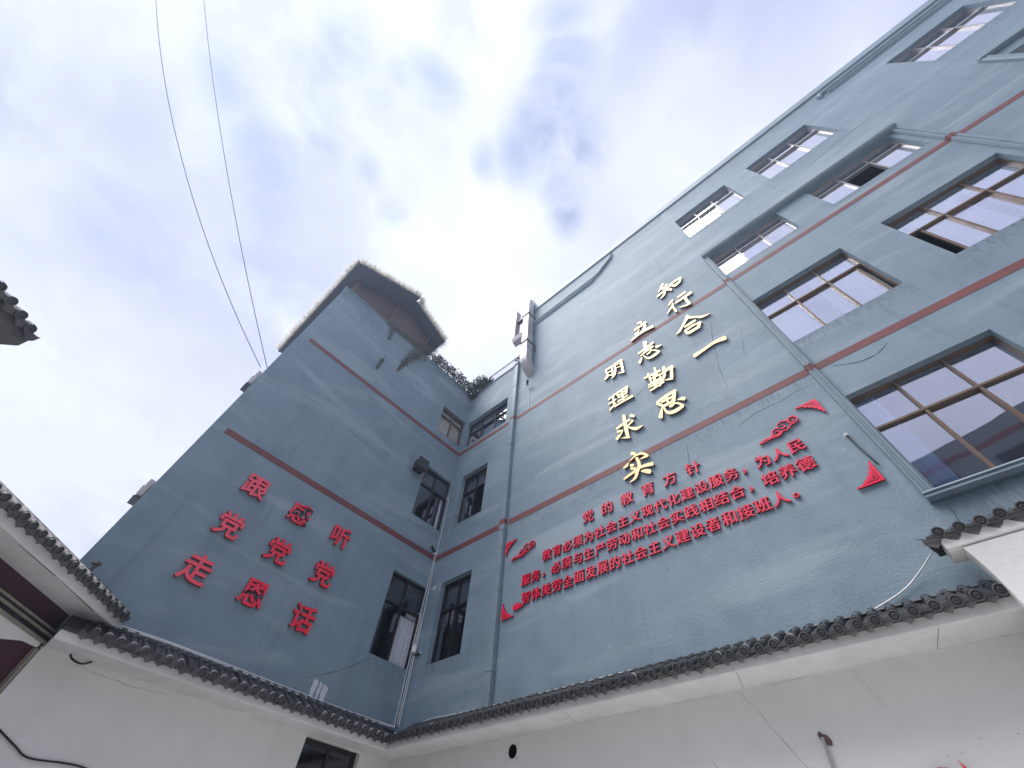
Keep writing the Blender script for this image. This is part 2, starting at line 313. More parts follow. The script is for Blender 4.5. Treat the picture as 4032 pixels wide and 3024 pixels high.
GOLD = {
'知': [[7.536,12.352,7.5,12.309,7.449,12.247,7.406,12.189,7.376,12.136,7.352,12.085,7.337,12.051,7.337,12.047,7.337,12.041,7.339,12.036,7.341,12.035,7.362,12.049,7.393,12.069,7.428,12.098,7.472,12.147,7.524,12.207,7.559,12.248,7.564,12.274,7.56,12.315,7.548,12.347],[7.628,12.186,7.606,12.182,7.574,12.174,7.542,12.163,7.508,12.144,7.473,12.121,7.449,12.105,7.445,12.095,7.444,12.075,7.448,12.056,7.454,12.05,7.479,12.053,7.516,12.057,7.55,12.061,7.581,12.066,7.612,12.071,7.633,12.075,7.642,12.093,7.644,12.133,7.638,12.172],[7.661,12.024,7.626,12.02,7.574,12.014,7.512,12.002,7.429,11.976,7.333,11.943,7.267,11.92,7.261,11.907,7.261,11.88,7.266,11.855,7.274,11.846,7.34,11.863,7.436,11.886,7.518,11.906,7.579,11.92,7.63,11.93,7.664,11.937,7.672,11.951,7.674,11.982,7.669,12.012],[7.526,12.123,7.512,12.071,7.49,11.997,7.47,11.931,7.454,11.881,7.439,11.838,7.42,11.803,7.385,11.765,7.341,11.729,7.309,11.706,7.308,11.702,7.308,11.694,7.309,11.687,7.312,11.685,7.346,11.689,7.395,11.696,7.439,11.714,7.47,11.75,7.493,11.796,7.514,11.845,7.538,11.907,7.563,11.978,7.58,12.027,7.58,12.066,7.565,12.111,7.542,12.135],[7.534,11.894,7.585,11.807,7.634,11.722,7.651,11.727,7.665,11.768,7.67,11.82,7.661,11.854,7.602,11.893,7.542,11.933,7.537,11.931,7.533,11.919,7.532,11.904],[7.678,11.987,7.718,11.992,7.776,11.999,7.832,12.003,7.888,12.002,7.946,11.999,7.985,11.996,7.992,12.006,7.996,12.032,7.994,12.058,7.988,12.07,7.948,12.078,7.89,12.089,7.832,12.095,7.774,12.091,7.715,12.082,7.675,12.075,7.668,12.061,7.665,12.029,7.67,11.999],[7.955,12.073,7.924,11.999,7.892,11.926,7.89,11.893,7.9,11.853,7.916,11.83,7.93,11.836,7.961,11.908,7.992,11.981,7.995,12.014,7.986,12.055,7.969,12.079],[7.707,11.852,7.719,11.833,7.741,11.804,7.774,11.786,7.82,11.792,7.873,11.809,7.909,11.821,7.918,11.839,7.921,11.877,7.915,11.914,7.905,11.927,7.868,11.921,7.816,11.914,7.776,11.913,7.756,11.921,7.74,11.934,7.728,11.946,7.717,11.943,7.705,11.915,7.701,11.877],[7.662,11.986,7.689,11.92,7.716,11.855,7.727,11.849,7.742,11.868,7.75,11.901,7.748,11.928,7.721,11.994,7.694,12.061,7.683,12.067,7.668,12.048,7.659,12.014]],
'行': [[7.539,11.325,7.521,11.317,7.493,11.303,7.464,11.28,7.435,11.238,7.405,11.186,7.385,11.151,7.384,11.147,7.385,11.142,7.386,11.138,7.388,11.137,7.413,11.152,7.45,11.173,7.482,11.192,7.508,11.209,7.533,11.227,7.55,11.24,7.556,11.257,7.556,11.289,7.548,11.317],[7.506,11.167,7.481,11.135,7.443,11.087,7.403,11.034,7.357,10.969,7.305,10.896,7.271,10.846,7.27,10.843,7.271,10.838,7.272,10.834,7.274,10.833,7.313,10.867,7.37,10.917,7.422,10.963,7.465,11.002,7.504,11.039,7.531,11.064,7.537,11.09,7.532,11.131,7.519,11.163],[7.448,11.023,7.453,10.879,7.458,10.739,7.466,10.716,7.485,10.708,7.503,10.72,7.51,10.744,7.503,10.884,7.496,11.028,7.488,11.049,7.471,11.057,7.454,11.046],[7.878,11.319,7.775,11.307,7.672,11.296,7.664,11.282,7.661,11.252,7.665,11.222,7.674,11.21,7.777,11.218,7.879,11.226,7.887,11.241,7.891,11.274,7.887,11.306],[7.979,11.149,7.945,11.153,7.891,11.157,7.828,11.157,7.741,11.147,7.64,11.132,7.57,11.121,7.563,11.109,7.56,11.081,7.564,11.053,7.572,11.042,7.642,11.042,7.743,11.041,7.828,11.041,7.889,11.039,7.941,11.038,7.975,11.037,7.987,11.053,7.992,11.092,7.989,11.132],[7.771,11.079,7.769,11.016,7.767,10.923,7.768,10.84,7.775,10.776,7.785,10.729,7.791,10.702,7.804,10.685,7.824,10.692,7.841,10.719,7.845,10.751,7.841,10.778,7.837,10.815,7.834,10.855,7.835,10.921,7.837,11.009,7.839,11.071,7.83,11.104,7.807,11.12,7.782,11.11],[7.834,10.727,7.804,10.734,7.761,10.743,7.717,10.756,7.669,10.777,7.616,10.804,7.58,10.822,7.578,10.821,7.576,10.816,7.576,10.809,7.577,10.805,7.612,10.773,7.662,10.727,7.71,10.691,7.756,10.672,7.8,10.663,7.83,10.657,7.837,10.666,7.842,10.69,7.84,10.716]],
'合': [[7.62,10.355,7.601,10.325,7.571,10.279,7.538,10.231,7.5,10.178,7.457,10.119,7.419,10.07,7.387,10.034,7.358,10.006,7.331,9.98,7.299,9.95,7.265,9.918,7.241,9.897,7.24,9.894,7.24,9.888,7.241,9.883,7.243,9.882,7.27,9.884,7.31,9.889,7.348,9.903,7.379,9.929,7.408,9.964,7.439,10.0,7.48,10.042,7.527,10.089,7.569,10.131,7.605,10.17,7.638,10.206,7.66,10.23,7.667,10.265,7.658,10.316,7.639,10.354],[7.611,10.189,7.654,10.147,7.715,10.087,7.765,10.034,7.792,9.993,7.814,9.952,7.851,9.918,7.915,9.899,7.989,9.89,8.04,9.885,8.042,9.887,8.043,9.891,8.043,9.895,8.042,9.897,7.993,9.925,7.923,9.965,7.867,10.003,7.839,10.031,7.817,10.061,7.786,10.102,7.734,10.159,7.673,10.224,7.631,10.27,7.619,10.267,7.609,10.242,7.605,10.21],[7.722,10.015,7.596,10.008,7.469,10.002,7.462,9.991,7.459,9.967,7.463,9.942,7.47,9.932,7.597,9.931,7.721,9.929,7.731,9.942,7.734,9.972,7.731,10.002],[7.439,9.788,7.487,9.796,7.556,9.806,7.622,9.809,7.686,9.8,7.753,9.784,7.798,9.773,7.804,9.779,7.808,9.796,7.808,9.814,7.803,9.824,7.759,9.843,7.692,9.871,7.624,9.889,7.554,9.887,7.483,9.874,7.434,9.865,7.427,9.852,7.425,9.824,7.43,9.798],[7.772,9.829,7.726,9.781,7.679,9.733,7.673,9.7,7.682,9.655,7.701,9.625,7.719,9.626,7.756,9.697,7.794,9.769,7.797,9.787,7.792,9.812,7.782,9.83],[7.423,9.704,7.43,9.685,7.449,9.653,7.487,9.633,7.557,9.628,7.645,9.63,7.707,9.632,7.717,9.645,7.722,9.677,7.718,9.71,7.708,9.724,7.646,9.726,7.558,9.73,7.492,9.737,7.469,9.746,7.464,9.753,7.458,9.762,7.446,9.769,7.431,9.754,7.421,9.727],[7.415,9.805,7.431,9.734,7.447,9.664,7.456,9.654,7.469,9.658,7.481,9.674,7.483,9.693,7.467,9.763,7.451,9.835,7.442,9.846,7.428,9.841,7.417,9.825]],
'一': [[7.357,8.82,7.406,8.83,7.479,8.846,7.555,8.86,7.633,8.874,7.717,8.888,7.793,8.889,7.867,8.869,7.938,8.836,7.986,8.812,8.005,8.827,8.019,8.874,8.02,8.926,8.007,8.951,7.956,8.961,7.879,8.974,7.798,8.98,7.717,8.972,7.63,8.957,7.552,8.946,7.476,8.944,7.402,8.946,7.353,8.948,7.338,8.927,7.333,8.881,7.342,8.837]],
'立': [[6.554,11.228,6.601,11.198,6.647,11.169,6.661,11.18,6.667,11.221,6.663,11.268,6.651,11.293,6.603,11.311,6.556,11.329,6.545,11.319,6.54,11.286,6.543,11.248],[6.74,11.151,6.58,11.133,6.418,11.115,6.41,11.101,6.411,11.069,6.418,11.038,6.429,11.025,6.591,11.036,6.751,11.047,6.759,11.063,6.76,11.1,6.752,11.137],[6.535,10.989,6.518,10.979,6.493,10.964,6.469,10.951,6.443,10.941,6.415,10.932,6.395,10.926,6.389,10.907,6.393,10.871,6.404,10.839,6.417,10.83,6.435,10.843,6.461,10.862,6.486,10.884,6.509,10.911,6.529,10.941,6.543,10.962,6.545,10.968,6.543,10.979,6.539,10.987],[6.682,11.038,6.661,10.997,6.631,10.939,6.604,10.893,6.578,10.861,6.549,10.832,6.529,10.813,6.524,10.798,6.527,10.769,6.536,10.745,6.546,10.738,6.57,10.744,6.606,10.755,6.643,10.78,6.678,10.828,6.711,10.886,6.733,10.926,6.735,10.961,6.721,11.008,6.699,11.04],[6.865,10.79,6.8,10.81,6.704,10.839,6.617,10.857,6.553,10.856,6.496,10.844,6.44,10.827,6.371,10.8,6.299,10.767,6.25,10.744,6.246,10.734,6.248,10.715,6.254,10.697,6.261,10.691,6.312,10.702,6.386,10.718,6.456,10.731,6.511,10.739,6.565,10.744,6.624,10.742,6.707,10.725,6.801,10.7,6.865,10.682,6.876,10.695,6.881,10.731,6.876,10.771]],
'志': [[6.495,10.36,6.491,10.322,6.485,10.266,6.478,10.212,6.471,10.159,6.462,10.106,6.457,10.071,6.465,10.027,6.494,9.988,6.527,9.975,6.545,9.997,6.55,10.032,6.558,10.085,6.566,10.136,6.576,10.187,6.586,10.239,6.593,10.274,6.585,10.324,6.553,10.37,6.515,10.385],[6.715,10.167,6.686,10.16,6.641,10.148,6.582,10.136,6.493,10.119,6.385,10.099,6.309,10.085,6.303,10.073,6.303,10.045,6.311,10.019,6.321,10.01,6.396,10.02,6.505,10.036,6.594,10.051,6.653,10.063,6.699,10.074,6.727,10.082,6.735,10.097,6.734,10.128,6.726,10.157],[6.681,10.026,6.635,10.022,6.566,10.017,6.5,10.006,6.439,9.984,6.379,9.957,6.338,9.938,6.335,9.93,6.336,9.914,6.341,9.899,6.347,9.895,6.389,9.903,6.451,9.915,6.512,9.925,6.576,9.934,6.644,9.943,6.69,9.949,6.697,9.961,6.698,9.988,6.691,10.015],[6.359,9.855,6.345,9.841,6.324,9.82,6.304,9.8,6.284,9.781,6.263,9.76,6.249,9.745,6.245,9.72,6.256,9.683,6.274,9.655,6.29,9.654,6.302,9.673,6.32,9.702,6.337,9.733,6.351,9.768,6.364,9.806,6.372,9.832,6.372,9.839,6.369,9.849,6.364,9.856],[6.402,9.862,6.41,9.819,6.423,9.755,6.441,9.698,6.463,9.657,6.491,9.625,6.524,9.605,6.567,9.596,6.616,9.595,6.66,9.599,6.702,9.607,6.742,9.618,6.768,9.627,6.777,9.644,6.776,9.678,6.766,9.71,6.753,9.72,6.727,9.712,6.688,9.701,6.649,9.693,6.606,9.689,6.56,9.687,6.524,9.691,6.501,9.7,6.482,9.714,6.466,9.734,6.449,9.775,6.432,9.831,6.42,9.871,6.415,9.878,6.408,9.878,6.402,9.871],[6.779,9.7,6.759,9.73,6.729,9.775,6.699,9.816,6.668,9.85,6.637,9.881,6.616,9.902,6.611,9.902,6.607,9.894,6.606,9.882,6.609,9.874,6.629,9.849,6.657,9.812,6.684,9.774,6.709,9.73,6.735,9.68,6.753,9.646,6.764,9.642,6.776,9.656,6.782,9.68],[6.598,9.918,6.586,9.904,6.568,9.885,6.552,9.871,6.531,9.861,6.505,9.853,6.486,9.848,6.482,9.841,6.482,9.825,6.486,9.809,6.492,9.802,6.512,9.802,6.54,9.801,6.567,9.807,6.589,9.826,6.607,9.851,6.619,9.867,6.621,9.881,6.615,9.902,6.606,9.917],[6.742,9.839,6.758,9.835,6.783,9.829,6.807,9.825,6.832,9.826,6.857,9.831,6.874,9.834,6.875,9.835,6.876,9.84,6.875,9.844,6.874,9.847,6.857,9.86,6.833,9.879,6.811,9.898,6.789,9.917,6.767,9.936,6.751,9.949,6.737,9.94,6.728,9.904,6.731,9.862]],
'明': [[5.396,10.185,5.402,10.126,5.41,10.044,5.412,9.989,5.407,9.973,5.398,9.961,5.384,9.944,5.367,9.923,5.348,9.903,5.335,9.889,5.332,9.878,5.336,9.859,5.345,9.843,5.353,9.839,5.37,9.844,5.396,9.851,5.418,9.864,5.437,9.877,5.457,9.901,5.468,9.951,5.464,10.027,5.451,10.115,5.442,10.175,5.433,10.194,5.416,10.205,5.401,10.201],[5.423,10.156,5.522,10.157,5.621,10.157,5.628,10.169,5.626,10.197,5.617,10.225,5.606,10.237,5.507,10.233,5.408,10.229,5.402,10.218,5.403,10.192,5.412,10.167],[5.574,10.222,5.561,10.05,5.548,9.882,5.554,9.862,5.569,9.844,5.586,9.838,5.594,9.848,5.609,10.013,5.625,10.182,5.619,10.205,5.601,10.226,5.583,10.233],[5.467,10.029,5.516,10.027,5.564,10.025,5.568,10.031,5.568,10.046,5.563,10.061,5.557,10.067,5.509,10.07,5.46,10.072,5.456,10.066,5.457,10.051,5.461,10.036],[5.456,9.916,5.517,9.87,5.578,9.826,5.585,9.828,5.589,9.842,5.587,9.861,5.581,9.872,5.521,9.914,5.459,9.957,5.453,9.955,5.45,9.942,5.451,9.926],[5.654,10.226,5.65,10.165,5.645,10.079,5.637,10.006,5.625,9.952,5.611,9.902,5.595,9.86,5.571,9.817,5.539,9.774,5.517,9.745,5.516,9.742,5.518,9.735,5.521,9.73,5.523,9.729,5.553,9.74,5.596,9.758,5.634,9.789,5.66,9.836,5.678,9.893,5.69,9.959,5.697,10.042,5.699,10.134,5.7,10.197,5.694,10.217,5.678,10.234,5.661,10.238],[5.677,10.188,5.789,10.186,5.9,10.185,5.906,10.194,5.906,10.215,5.9,10.237,5.891,10.246,5.779,10.25,5.666,10.253,5.66,10.244,5.661,10.221,5.668,10.197],[5.816,10.231,5.814,9.992,5.812,9.761,5.82,9.735,5.842,9.714,5.864,9.711,5.873,9.728,5.883,9.952,5.894,10.185,5.883,10.22,5.856,10.248,5.828,10.253],[5.861,9.75,5.784,9.771,5.707,9.792,5.705,9.79,5.704,9.783,5.705,9.776,5.707,9.772,5.785,9.725,5.861,9.678,5.87,9.685,5.874,9.708,5.87,9.736],[5.727,10.11,5.766,10.114,5.806,10.118,5.809,10.123,5.808,10.136,5.804,10.148,5.799,10.153,5.759,10.153,5.719,10.153,5.715,10.146,5.716,10.131,5.721,10.116],[5.711,9.998,5.754,9.991,5.798,9.985,5.801,9.989,5.802,10.001,5.799,10.013,5.794,10.019,5.75,10.028,5.707,10.036,5.703,10.031,5.702,10.018,5.706,10.004]],
'勤': [[6.259,9.059,6.444,9.033,6.624,9.008,6.634,9.018,6.636,9.045,6.631,9.073,6.621,9.086,6.44,9.102,6.255,9.119,6.248,9.111,6.246,9.09,6.251,9.069],[6.34,9.175,6.344,9.074,6.347,8.975,6.354,8.957,6.371,8.947,6.387,8.95,6.393,8.965,6.39,9.064,6.387,9.164,6.38,9.183,6.363,9.194,6.346,9.19],[6.513,9.241,6.502,9.092,6.491,8.948,6.498,8.925,6.518,8.908,6.538,8.908,6.548,8.924,6.554,9.07,6.56,9.22,6.554,9.24,6.538,9.254,6.521,9.254],[6.349,8.929,6.473,8.918,6.595,8.908,6.601,8.915,6.603,8.933,6.599,8.952,6.592,8.96,6.469,8.971,6.345,8.983,6.339,8.975,6.337,8.957,6.342,8.937],[6.341,8.944,6.353,8.867,6.364,8.792,6.371,8.781,6.383,8.778,6.394,8.784,6.397,8.797,6.386,8.872,6.375,8.948,6.368,8.96,6.355,8.963,6.344,8.957],[6.561,8.95,6.562,8.878,6.563,8.806,6.569,8.791,6.583,8.783,6.596,8.786,6.602,8.798,6.601,8.87,6.6,8.942,6.595,8.957,6.58,8.966,6.567,8.963],[6.381,8.79,6.488,8.784,6.594,8.778,6.6,8.785,6.601,8.803,6.597,8.821,6.591,8.829,6.484,8.836,6.377,8.842,6.371,8.835,6.37,8.816,6.374,8.798],[6.444,9.026,6.413,8.825,6.383,8.631,6.388,8.608,6.406,8.588,6.426,8.583,6.437,8.595,6.468,8.788,6.499,8.987,6.494,9.011,6.476,9.033,6.455,9.039],[6.292,8.778,6.455,8.743,6.615,8.708,6.621,8.714,6.624,8.731,6.621,8.749,6.615,8.758,6.455,8.794,6.29,8.83,6.284,8.824,6.282,8.806,6.285,8.787],[6.285,8.706,6.45,8.676,6.611,8.646,6.616,8.651,6.619,8.667,6.616,8.683,6.61,8.691,6.448,8.724,6.283,8.757,6.277,8.751,6.275,8.733,6.278,8.715],[6.301,8.573,6.457,8.592,6.612,8.61,6.616,8.616,6.617,8.631,6.613,8.645,6.608,8.65,6.451,8.644,6.292,8.637,6.285,8.627,6.284,8.604,6.291,8.582],[6.688,9.094,6.68,9.028,6.667,8.938,6.645,8.856,6.599,8.766,6.537,8.666,6.493,8.598,6.492,8.587,6.497,8.572,6.505,8.561,6.512,8.562,6.562,8.616,6.636,8.699,6.695,8.788,6.727,8.89,6.741,8.992,6.749,9.059,6.742,9.086,6.722,9.107,6.699,9.11],[6.624,8.881,6.675,8.884,6.749,8.888,6.809,8.889,6.844,8.886,6.871,8.88,6.888,8.875,6.902,8.889,6.909,8.927,6.904,8.968,6.89,8.988,6.872,8.992,6.841,8.996,6.799,8.994,6.738,8.978,6.666,8.955,6.616,8.938,6.61,8.928,6.61,8.908,6.616,8.888],[6.829,8.951,6.793,8.805,6.759,8.663,6.763,8.635,6.782,8.61,6.805,8.601,6.819,8.615,6.851,8.757,6.885,8.903,6.881,8.93,6.863,8.955,6.841,8.963],[6.792,8.629,6.717,8.652,6.641,8.674,6.637,8.672,6.635,8.664,6.636,8.654,6.639,8.648,6.712,8.6,6.783,8.553,6.794,8.559,6.802,8.584,6.801,8.613]],
'思': [[6.339,8.147,6.389,8.155,6.463,8.166,6.537,8.176,6.615,8.184,6.699,8.192,6.755,8.197,6.764,8.208,6.766,8.234,6.76,8.26,6.75,8.27,6.692,8.271,6.606,8.27,6.525,8.265,6.449,8.251,6.375,8.231,6.325,8.217,6.318,8.204,6.319,8.179,6.327,8.155],[6.69,8.262,6.648,8.145,6.607,8.031,6.61,8.001,6.63,7.969,6.657,7.956,6.674,7.967,6.713,8.081,6.753,8.198,6.751,8.228,6.732,8.258,6.706,8.273],[6.433,7.949,6.549,7.949,6.663,7.949,6.673,7.961,6.676,7.988,6.669,8.015,6.658,8.027,6.543,8.028,6.426,8.029,6.416,8.017,6.414,7.989,6.421,7.961],[6.309,8.137,6.357,8.052,6.405,7.969,6.418,7.962,6.435,7.973,6.446,7.996,6.444,8.017,6.398,8.103,6.352,8.19,6.337,8.199,6.318,8.186,6.306,8.161],[6.514,8.192,6.512,8.101,6.51,8.011,6.516,7.996,6.532,7.986,6.547,7.988,6.554,8.0,6.557,8.089,6.561,8.179,6.555,8.196,6.538,8.207,6.521,8.205],[6.427,8.088,6.54,8.082,6.652,8.075,6.66,8.083,6.663,8.105,6.659,8.127,6.65,8.136,6.537,8.145,6.422,8.154,6.414,8.145,6.412,8.122,6.417,8.098],[6.377,7.979,6.362,7.953,6.339,7.915,6.319,7.88,6.299,7.847,6.28,7.815,6.266,7.792,6.268,7.761,6.291,7.725,6.32,7.707,6.339,7.717,6.347,7.744,6.358,7.785,6.37,7.828,6.38,7.875,6.391,7.924,6.398,7.959,6.397,7.968,6.391,7.978,6.382,7.983],[6.407,7.97,6.407,7.931,6.409,7.874,6.416,7.819,6.43,7.774,6.451,7.733,6.482,7.701,6.521,7.68,6.566,7.668,6.612,7.663,6.667,7.669,6.724,7.682,6.763,7.692,6.772,7.705,6.773,7.734,6.765,7.761,6.753,7.771,6.713,7.766,6.656,7.759,6.606,7.757,6.565,7.759,6.528,7.766,6.5,7.777,6.484,7.79,6.472,7.81,6.461,7.836,6.452,7.877,6.446,7.929,6.441,7.967,6.436,7.979,6.423,7.985,6.411,7.981],[6.787,7.759,6.769,7.791,6.742,7.839,6.714,7.88,6.685,7.904,6.659,7.916,6.643,7.923,6.637,7.921,6.632,7.909,6.632,7.895,6.637,7.887,6.652,7.877,6.674,7.862,6.692,7.841,6.71,7.802,6.731,7.751,6.745,7.716,6.758,7.708,6.775,7.717,6.787,7.738],[6.627,7.957,6.613,7.945,6.594,7.93,6.581,7.923,6.569,7.922,6.551,7.924,6.536,7.926,6.527,7.92,6.522,7.899,6.524,7.877,6.532,7.865,6.547,7.858,6.571,7.848,6.598,7.849,6.621,7.869,6.639,7.897,6.65,7.915,6.652,7.928,6.646,7.946,6.635,7.958],[6.71,7.945,6.73,7.93,6.758,7.909,6.78,7.89,6.796,7.874,6.813,7.856,6.825,7.844,6.842,7.847,6.858,7.875,6.862,7.912,6.854,7.936,6.84,7.945,6.818,7.959,6.792,7.969,6.763,7.97,6.732,7.965,6.711,7.962,6.709,7.96,6.707,7.954,6.708,7.948]],
'理': [[5.346,9.066,5.436,9.087,5.526,9.108,5.531,9.119,5.529,9.141,5.52,9.161,5.51,9.168,5.42,9.145,5.33,9.122,5.325,9.112,5.328,9.091,5.337,9.073],[5.329,8.91,5.42,8.921,5.51,8.931,5.515,8.94,5.514,8.959,5.507,8.978,5.498,8.986,5.407,8.977,5.315,8.969,5.31,8.959,5.312,8.938,5.32,8.918],[5.43,9.138,5.421,8.983,5.411,8.831,5.418,8.812,5.434,8.796,5.452,8.792,5.46,8.802,5.471,8.951,5.483,9.104,5.477,9.125,5.458,9.144,5.439,9.149],[5.323,8.704,5.408,8.762,5.493,8.82,5.495,8.827,5.492,8.84,5.486,8.851,5.48,8.854,5.389,8.808,5.299,8.762,5.295,8.749,5.301,8.727,5.313,8.708],[5.536,9.126,5.555,9.036,5.573,8.948,5.581,8.933,5.597,8.928,5.61,8.934,5.613,8.948,5.599,9.036,5.584,9.126,5.574,9.143,5.556,9.15,5.54,9.143],[5.56,9.105,5.705,9.106,5.849,9.107,5.856,9.118,5.856,9.144,5.848,9.17,5.837,9.181,5.693,9.176,5.548,9.171,5.541,9.161,5.542,9.138,5.55,9.115],[5.791,9.173,5.77,9.086,5.749,9.0,5.753,8.976,5.77,8.952,5.79,8.94,5.802,8.948,5.824,9.033,5.847,9.118,5.843,9.143,5.825,9.169,5.804,9.182],[5.595,8.926,5.697,8.931,5.797,8.935,5.803,8.944,5.803,8.965,5.796,8.985,5.787,8.993,5.686,8.989,5.584,8.984,5.578,8.975,5.579,8.955,5.586,8.934],[5.585,9.013,5.692,9.023,5.798,9.033,5.802,9.039,5.801,9.054,5.796,9.068,5.79,9.073,5.684,9.064,5.577,9.054,5.573,9.048,5.574,9.033,5.579,9.019],[5.67,9.13,5.659,8.953,5.648,8.782,5.654,8.764,5.669,8.75,5.685,8.747,5.692,8.757,5.703,8.928,5.713,9.105,5.708,9.122,5.693,9.137,5.677,9.14],[5.539,8.812,5.671,8.824,5.801,8.836,5.806,8.844,5.805,8.863,5.799,8.881,5.791,8.888,5.66,8.874,5.529,8.86,5.524,8.852,5.525,8.835,5.532,8.818],[5.448,8.719,5.509,8.722,5.598,8.725,5.682,8.726,5.763,8.723,5.846,8.718,5.901,8.714,5.91,8.725,5.91,8.752,5.902,8.779,5.891,8.791,5.835,8.792,5.752,8.792,5.67,8.791,5.585,8.784,5.497,8.774,5.437,8.767,5.432,8.759,5.434,8.742,5.44,8.726]],
'求': [[5.683,8.166,5.651,8.164,5.601,8.161,5.548,8.154,5.484,8.14,5.414,8.122,5.366,8.109,5.36,8.097,5.363,8.074,5.374,8.052,5.386,8.045,5.434,8.055,5.504,8.07,5.566,8.082,5.617,8.089,5.665,8.094,5.697,8.098,5.705,8.108,5.704,8.133,5.695,8.157],[5.559,8.357,5.552,8.265,5.542,8.133,5.536,8.009,5.536,7.894,5.539,7.782,5.541,7.709,5.55,7.687,5.572,7.672,5.595,7.671,5.604,7.686,5.607,7.757,5.612,7.864,5.617,7.974,5.621,8.095,5.625,8.229,5.628,8.322,5.619,8.348,5.595,8.369,5.57,8.373],[5.605,7.694,5.586,7.705,5.556,7.72,5.526,7.734,5.492,7.745,5.455,7.755,5.43,7.762,5.428,7.761,5.427,7.757,5.427,7.752,5.43,7.749,5.454,7.733,5.49,7.711,5.522,7.691,5.551,7.673,5.579,7.655,5.598,7.643,5.608,7.646,5.614,7.662,5.613,7.682],[5.388,7.938,5.44,7.935,5.491,7.931,5.497,7.935,5.498,7.949,5.495,7.964,5.488,7.971,5.436,7.993,5.382,8.016,5.371,8.008,5.368,7.981,5.375,7.953],[5.352,7.756,5.374,7.774,5.407,7.802,5.438,7.832,5.465,7.867,5.492,7.905,5.51,7.931,5.51,7.935,5.508,7.94,5.505,7.944,5.502,7.944,5.478,7.93,5.442,7.908,5.408,7.888,5.373,7.869,5.337,7.849,5.312,7.836,5.307,7.817,5.317,7.786,5.336,7.76],[5.742,8.092,5.676,8.043,5.61,7.995,5.607,7.987,5.611,7.974,5.618,7.963,5.624,7.96,5.696,7.994,5.768,8.028,5.772,8.043,5.766,8.067,5.754,8.087],[5.609,7.944,5.644,7.896,5.695,7.827,5.741,7.775,5.778,7.751,5.808,7.748,5.834,7.751,5.869,7.758,5.907,7.77,5.933,7.778,5.935,7.78,5.935,7.785,5.933,7.79,5.931,7.792,5.903,7.799,5.862,7.81,5.826,7.821,5.802,7.83,5.785,7.838,5.765,7.851,5.721,7.888,5.664,7.939,5.624,7.976,5.616,7.978,5.608,7.969,5.605,7.955],[5.727,8.196,5.76,8.16,5.793,8.124,5.807,8.121,5.821,8.137,5.826,8.162,5.82,8.182,5.788,8.222,5.756,8.261,5.741,8.265,5.726,8.247,5.72,8.219]],
'实': [[5.552,7.215,5.584,7.193,5.616,7.171,5.631,7.17,5.644,7.187,5.648,7.212,5.64,7.231,5.612,7.262,5.583,7.293,5.564,7.294,5.547,7.272,5.542,7.239],[5.461,7.086,5.446,7.078,5.425,7.068,5.407,7.061,5.386,7.053,5.36,7.043,5.342,7.036,5.337,7.028,5.339,7.011,5.347,6.996,5.356,6.991,5.377,6.992,5.407,6.994,5.435,7.004,5.453,7.027,5.464,7.055,5.471,7.074,5.471,7.078,5.468,7.083,5.464,7.086],[5.494,7.092,5.535,7.106,5.594,7.125,5.648,7.134,5.689,7.131,5.728,7.12,5.758,7.104,5.79,7.075,5.825,7.034,5.849,7.004,5.858,7.001,5.868,7.007,5.874,7.02,5.872,7.032,5.85,7.066,5.816,7.117,5.774,7.159,5.729,7.179,5.683,7.183,5.637,7.177,5.582,7.159,5.525,7.132,5.486,7.113,5.484,7.109,5.486,7.101,5.49,7.094],[5.853,7.041,5.838,7.045,5.816,7.051,5.79,7.052,5.759,7.048,5.724,7.039,5.7,7.033,5.698,7.031,5.698,7.025,5.7,7.02,5.703,7.018,5.728,7.013,5.765,7.005,5.796,6.999,5.819,6.995,5.84,6.993,5.854,6.991,5.862,6.997,5.865,7.014,5.861,7.032],[5.491,6.957,5.518,6.948,5.545,6.94,5.556,6.946,5.561,6.967,5.557,6.991,5.546,7.004,5.519,7.013,5.491,7.021,5.48,7.015,5.475,6.994,5.48,6.97],[5.484,6.884,5.524,6.864,5.563,6.845,5.576,6.848,5.584,6.868,5.583,6.892,5.573,6.907,5.533,6.927,5.494,6.947,5.481,6.943,5.473,6.923,5.474,6.898],[5.32,6.741,5.375,6.752,5.456,6.769,5.529,6.784,5.583,6.799,5.63,6.811,5.682,6.814,5.755,6.798,5.84,6.772,5.898,6.753,5.913,6.761,5.92,6.79,5.915,6.822,5.901,6.838,5.842,6.852,5.754,6.87,5.674,6.88,5.614,6.874,5.563,6.858,5.51,6.841,5.438,6.823,5.358,6.803,5.303,6.789,5.298,6.781,5.301,6.763,5.31,6.746],[5.611,7.083,5.619,7.036,5.628,6.973,5.628,6.925,5.614,6.892,5.588,6.856,5.562,6.815,5.543,6.772,5.529,6.734,5.512,6.705,5.479,6.679,5.435,6.656,5.404,6.64,5.402,6.637,5.403,6.631,5.406,6.625,5.41,6.623,5.446,6.627,5.499,6.634,5.546,6.652,5.577,6.685,5.599,6.724,5.617,6.76,5.642,6.795,5.671,6.837,5.691,6.893,5.692,6.963,5.681,7.035,5.673,7.083,5.661,7.1,5.638,7.108,5.617,7.1],[5.666,6.733,5.685,6.716,5.711,6.692,5.734,6.671,5.756,6.651,5.781,6.63,5.798,6.615,5.819,6.615,5.838,6.64,5.844,6.675,5.834,6.7,5.815,6.714,5.788,6.734,5.757,6.752,5.725,6.761,5.693,6.765,5.671,6.767,5.664,6.765,5.66,6.754,5.661,6.741]],
}
# ------------------------------------------------------------------ setting
g = MB(); g.add([(-300, -300, 0), (300, -300, 0), (300, 300, 0), (-300, 300, 0)], [(0, 1, 2, 3)])
g.build('ground', 'ground', kind='structure')

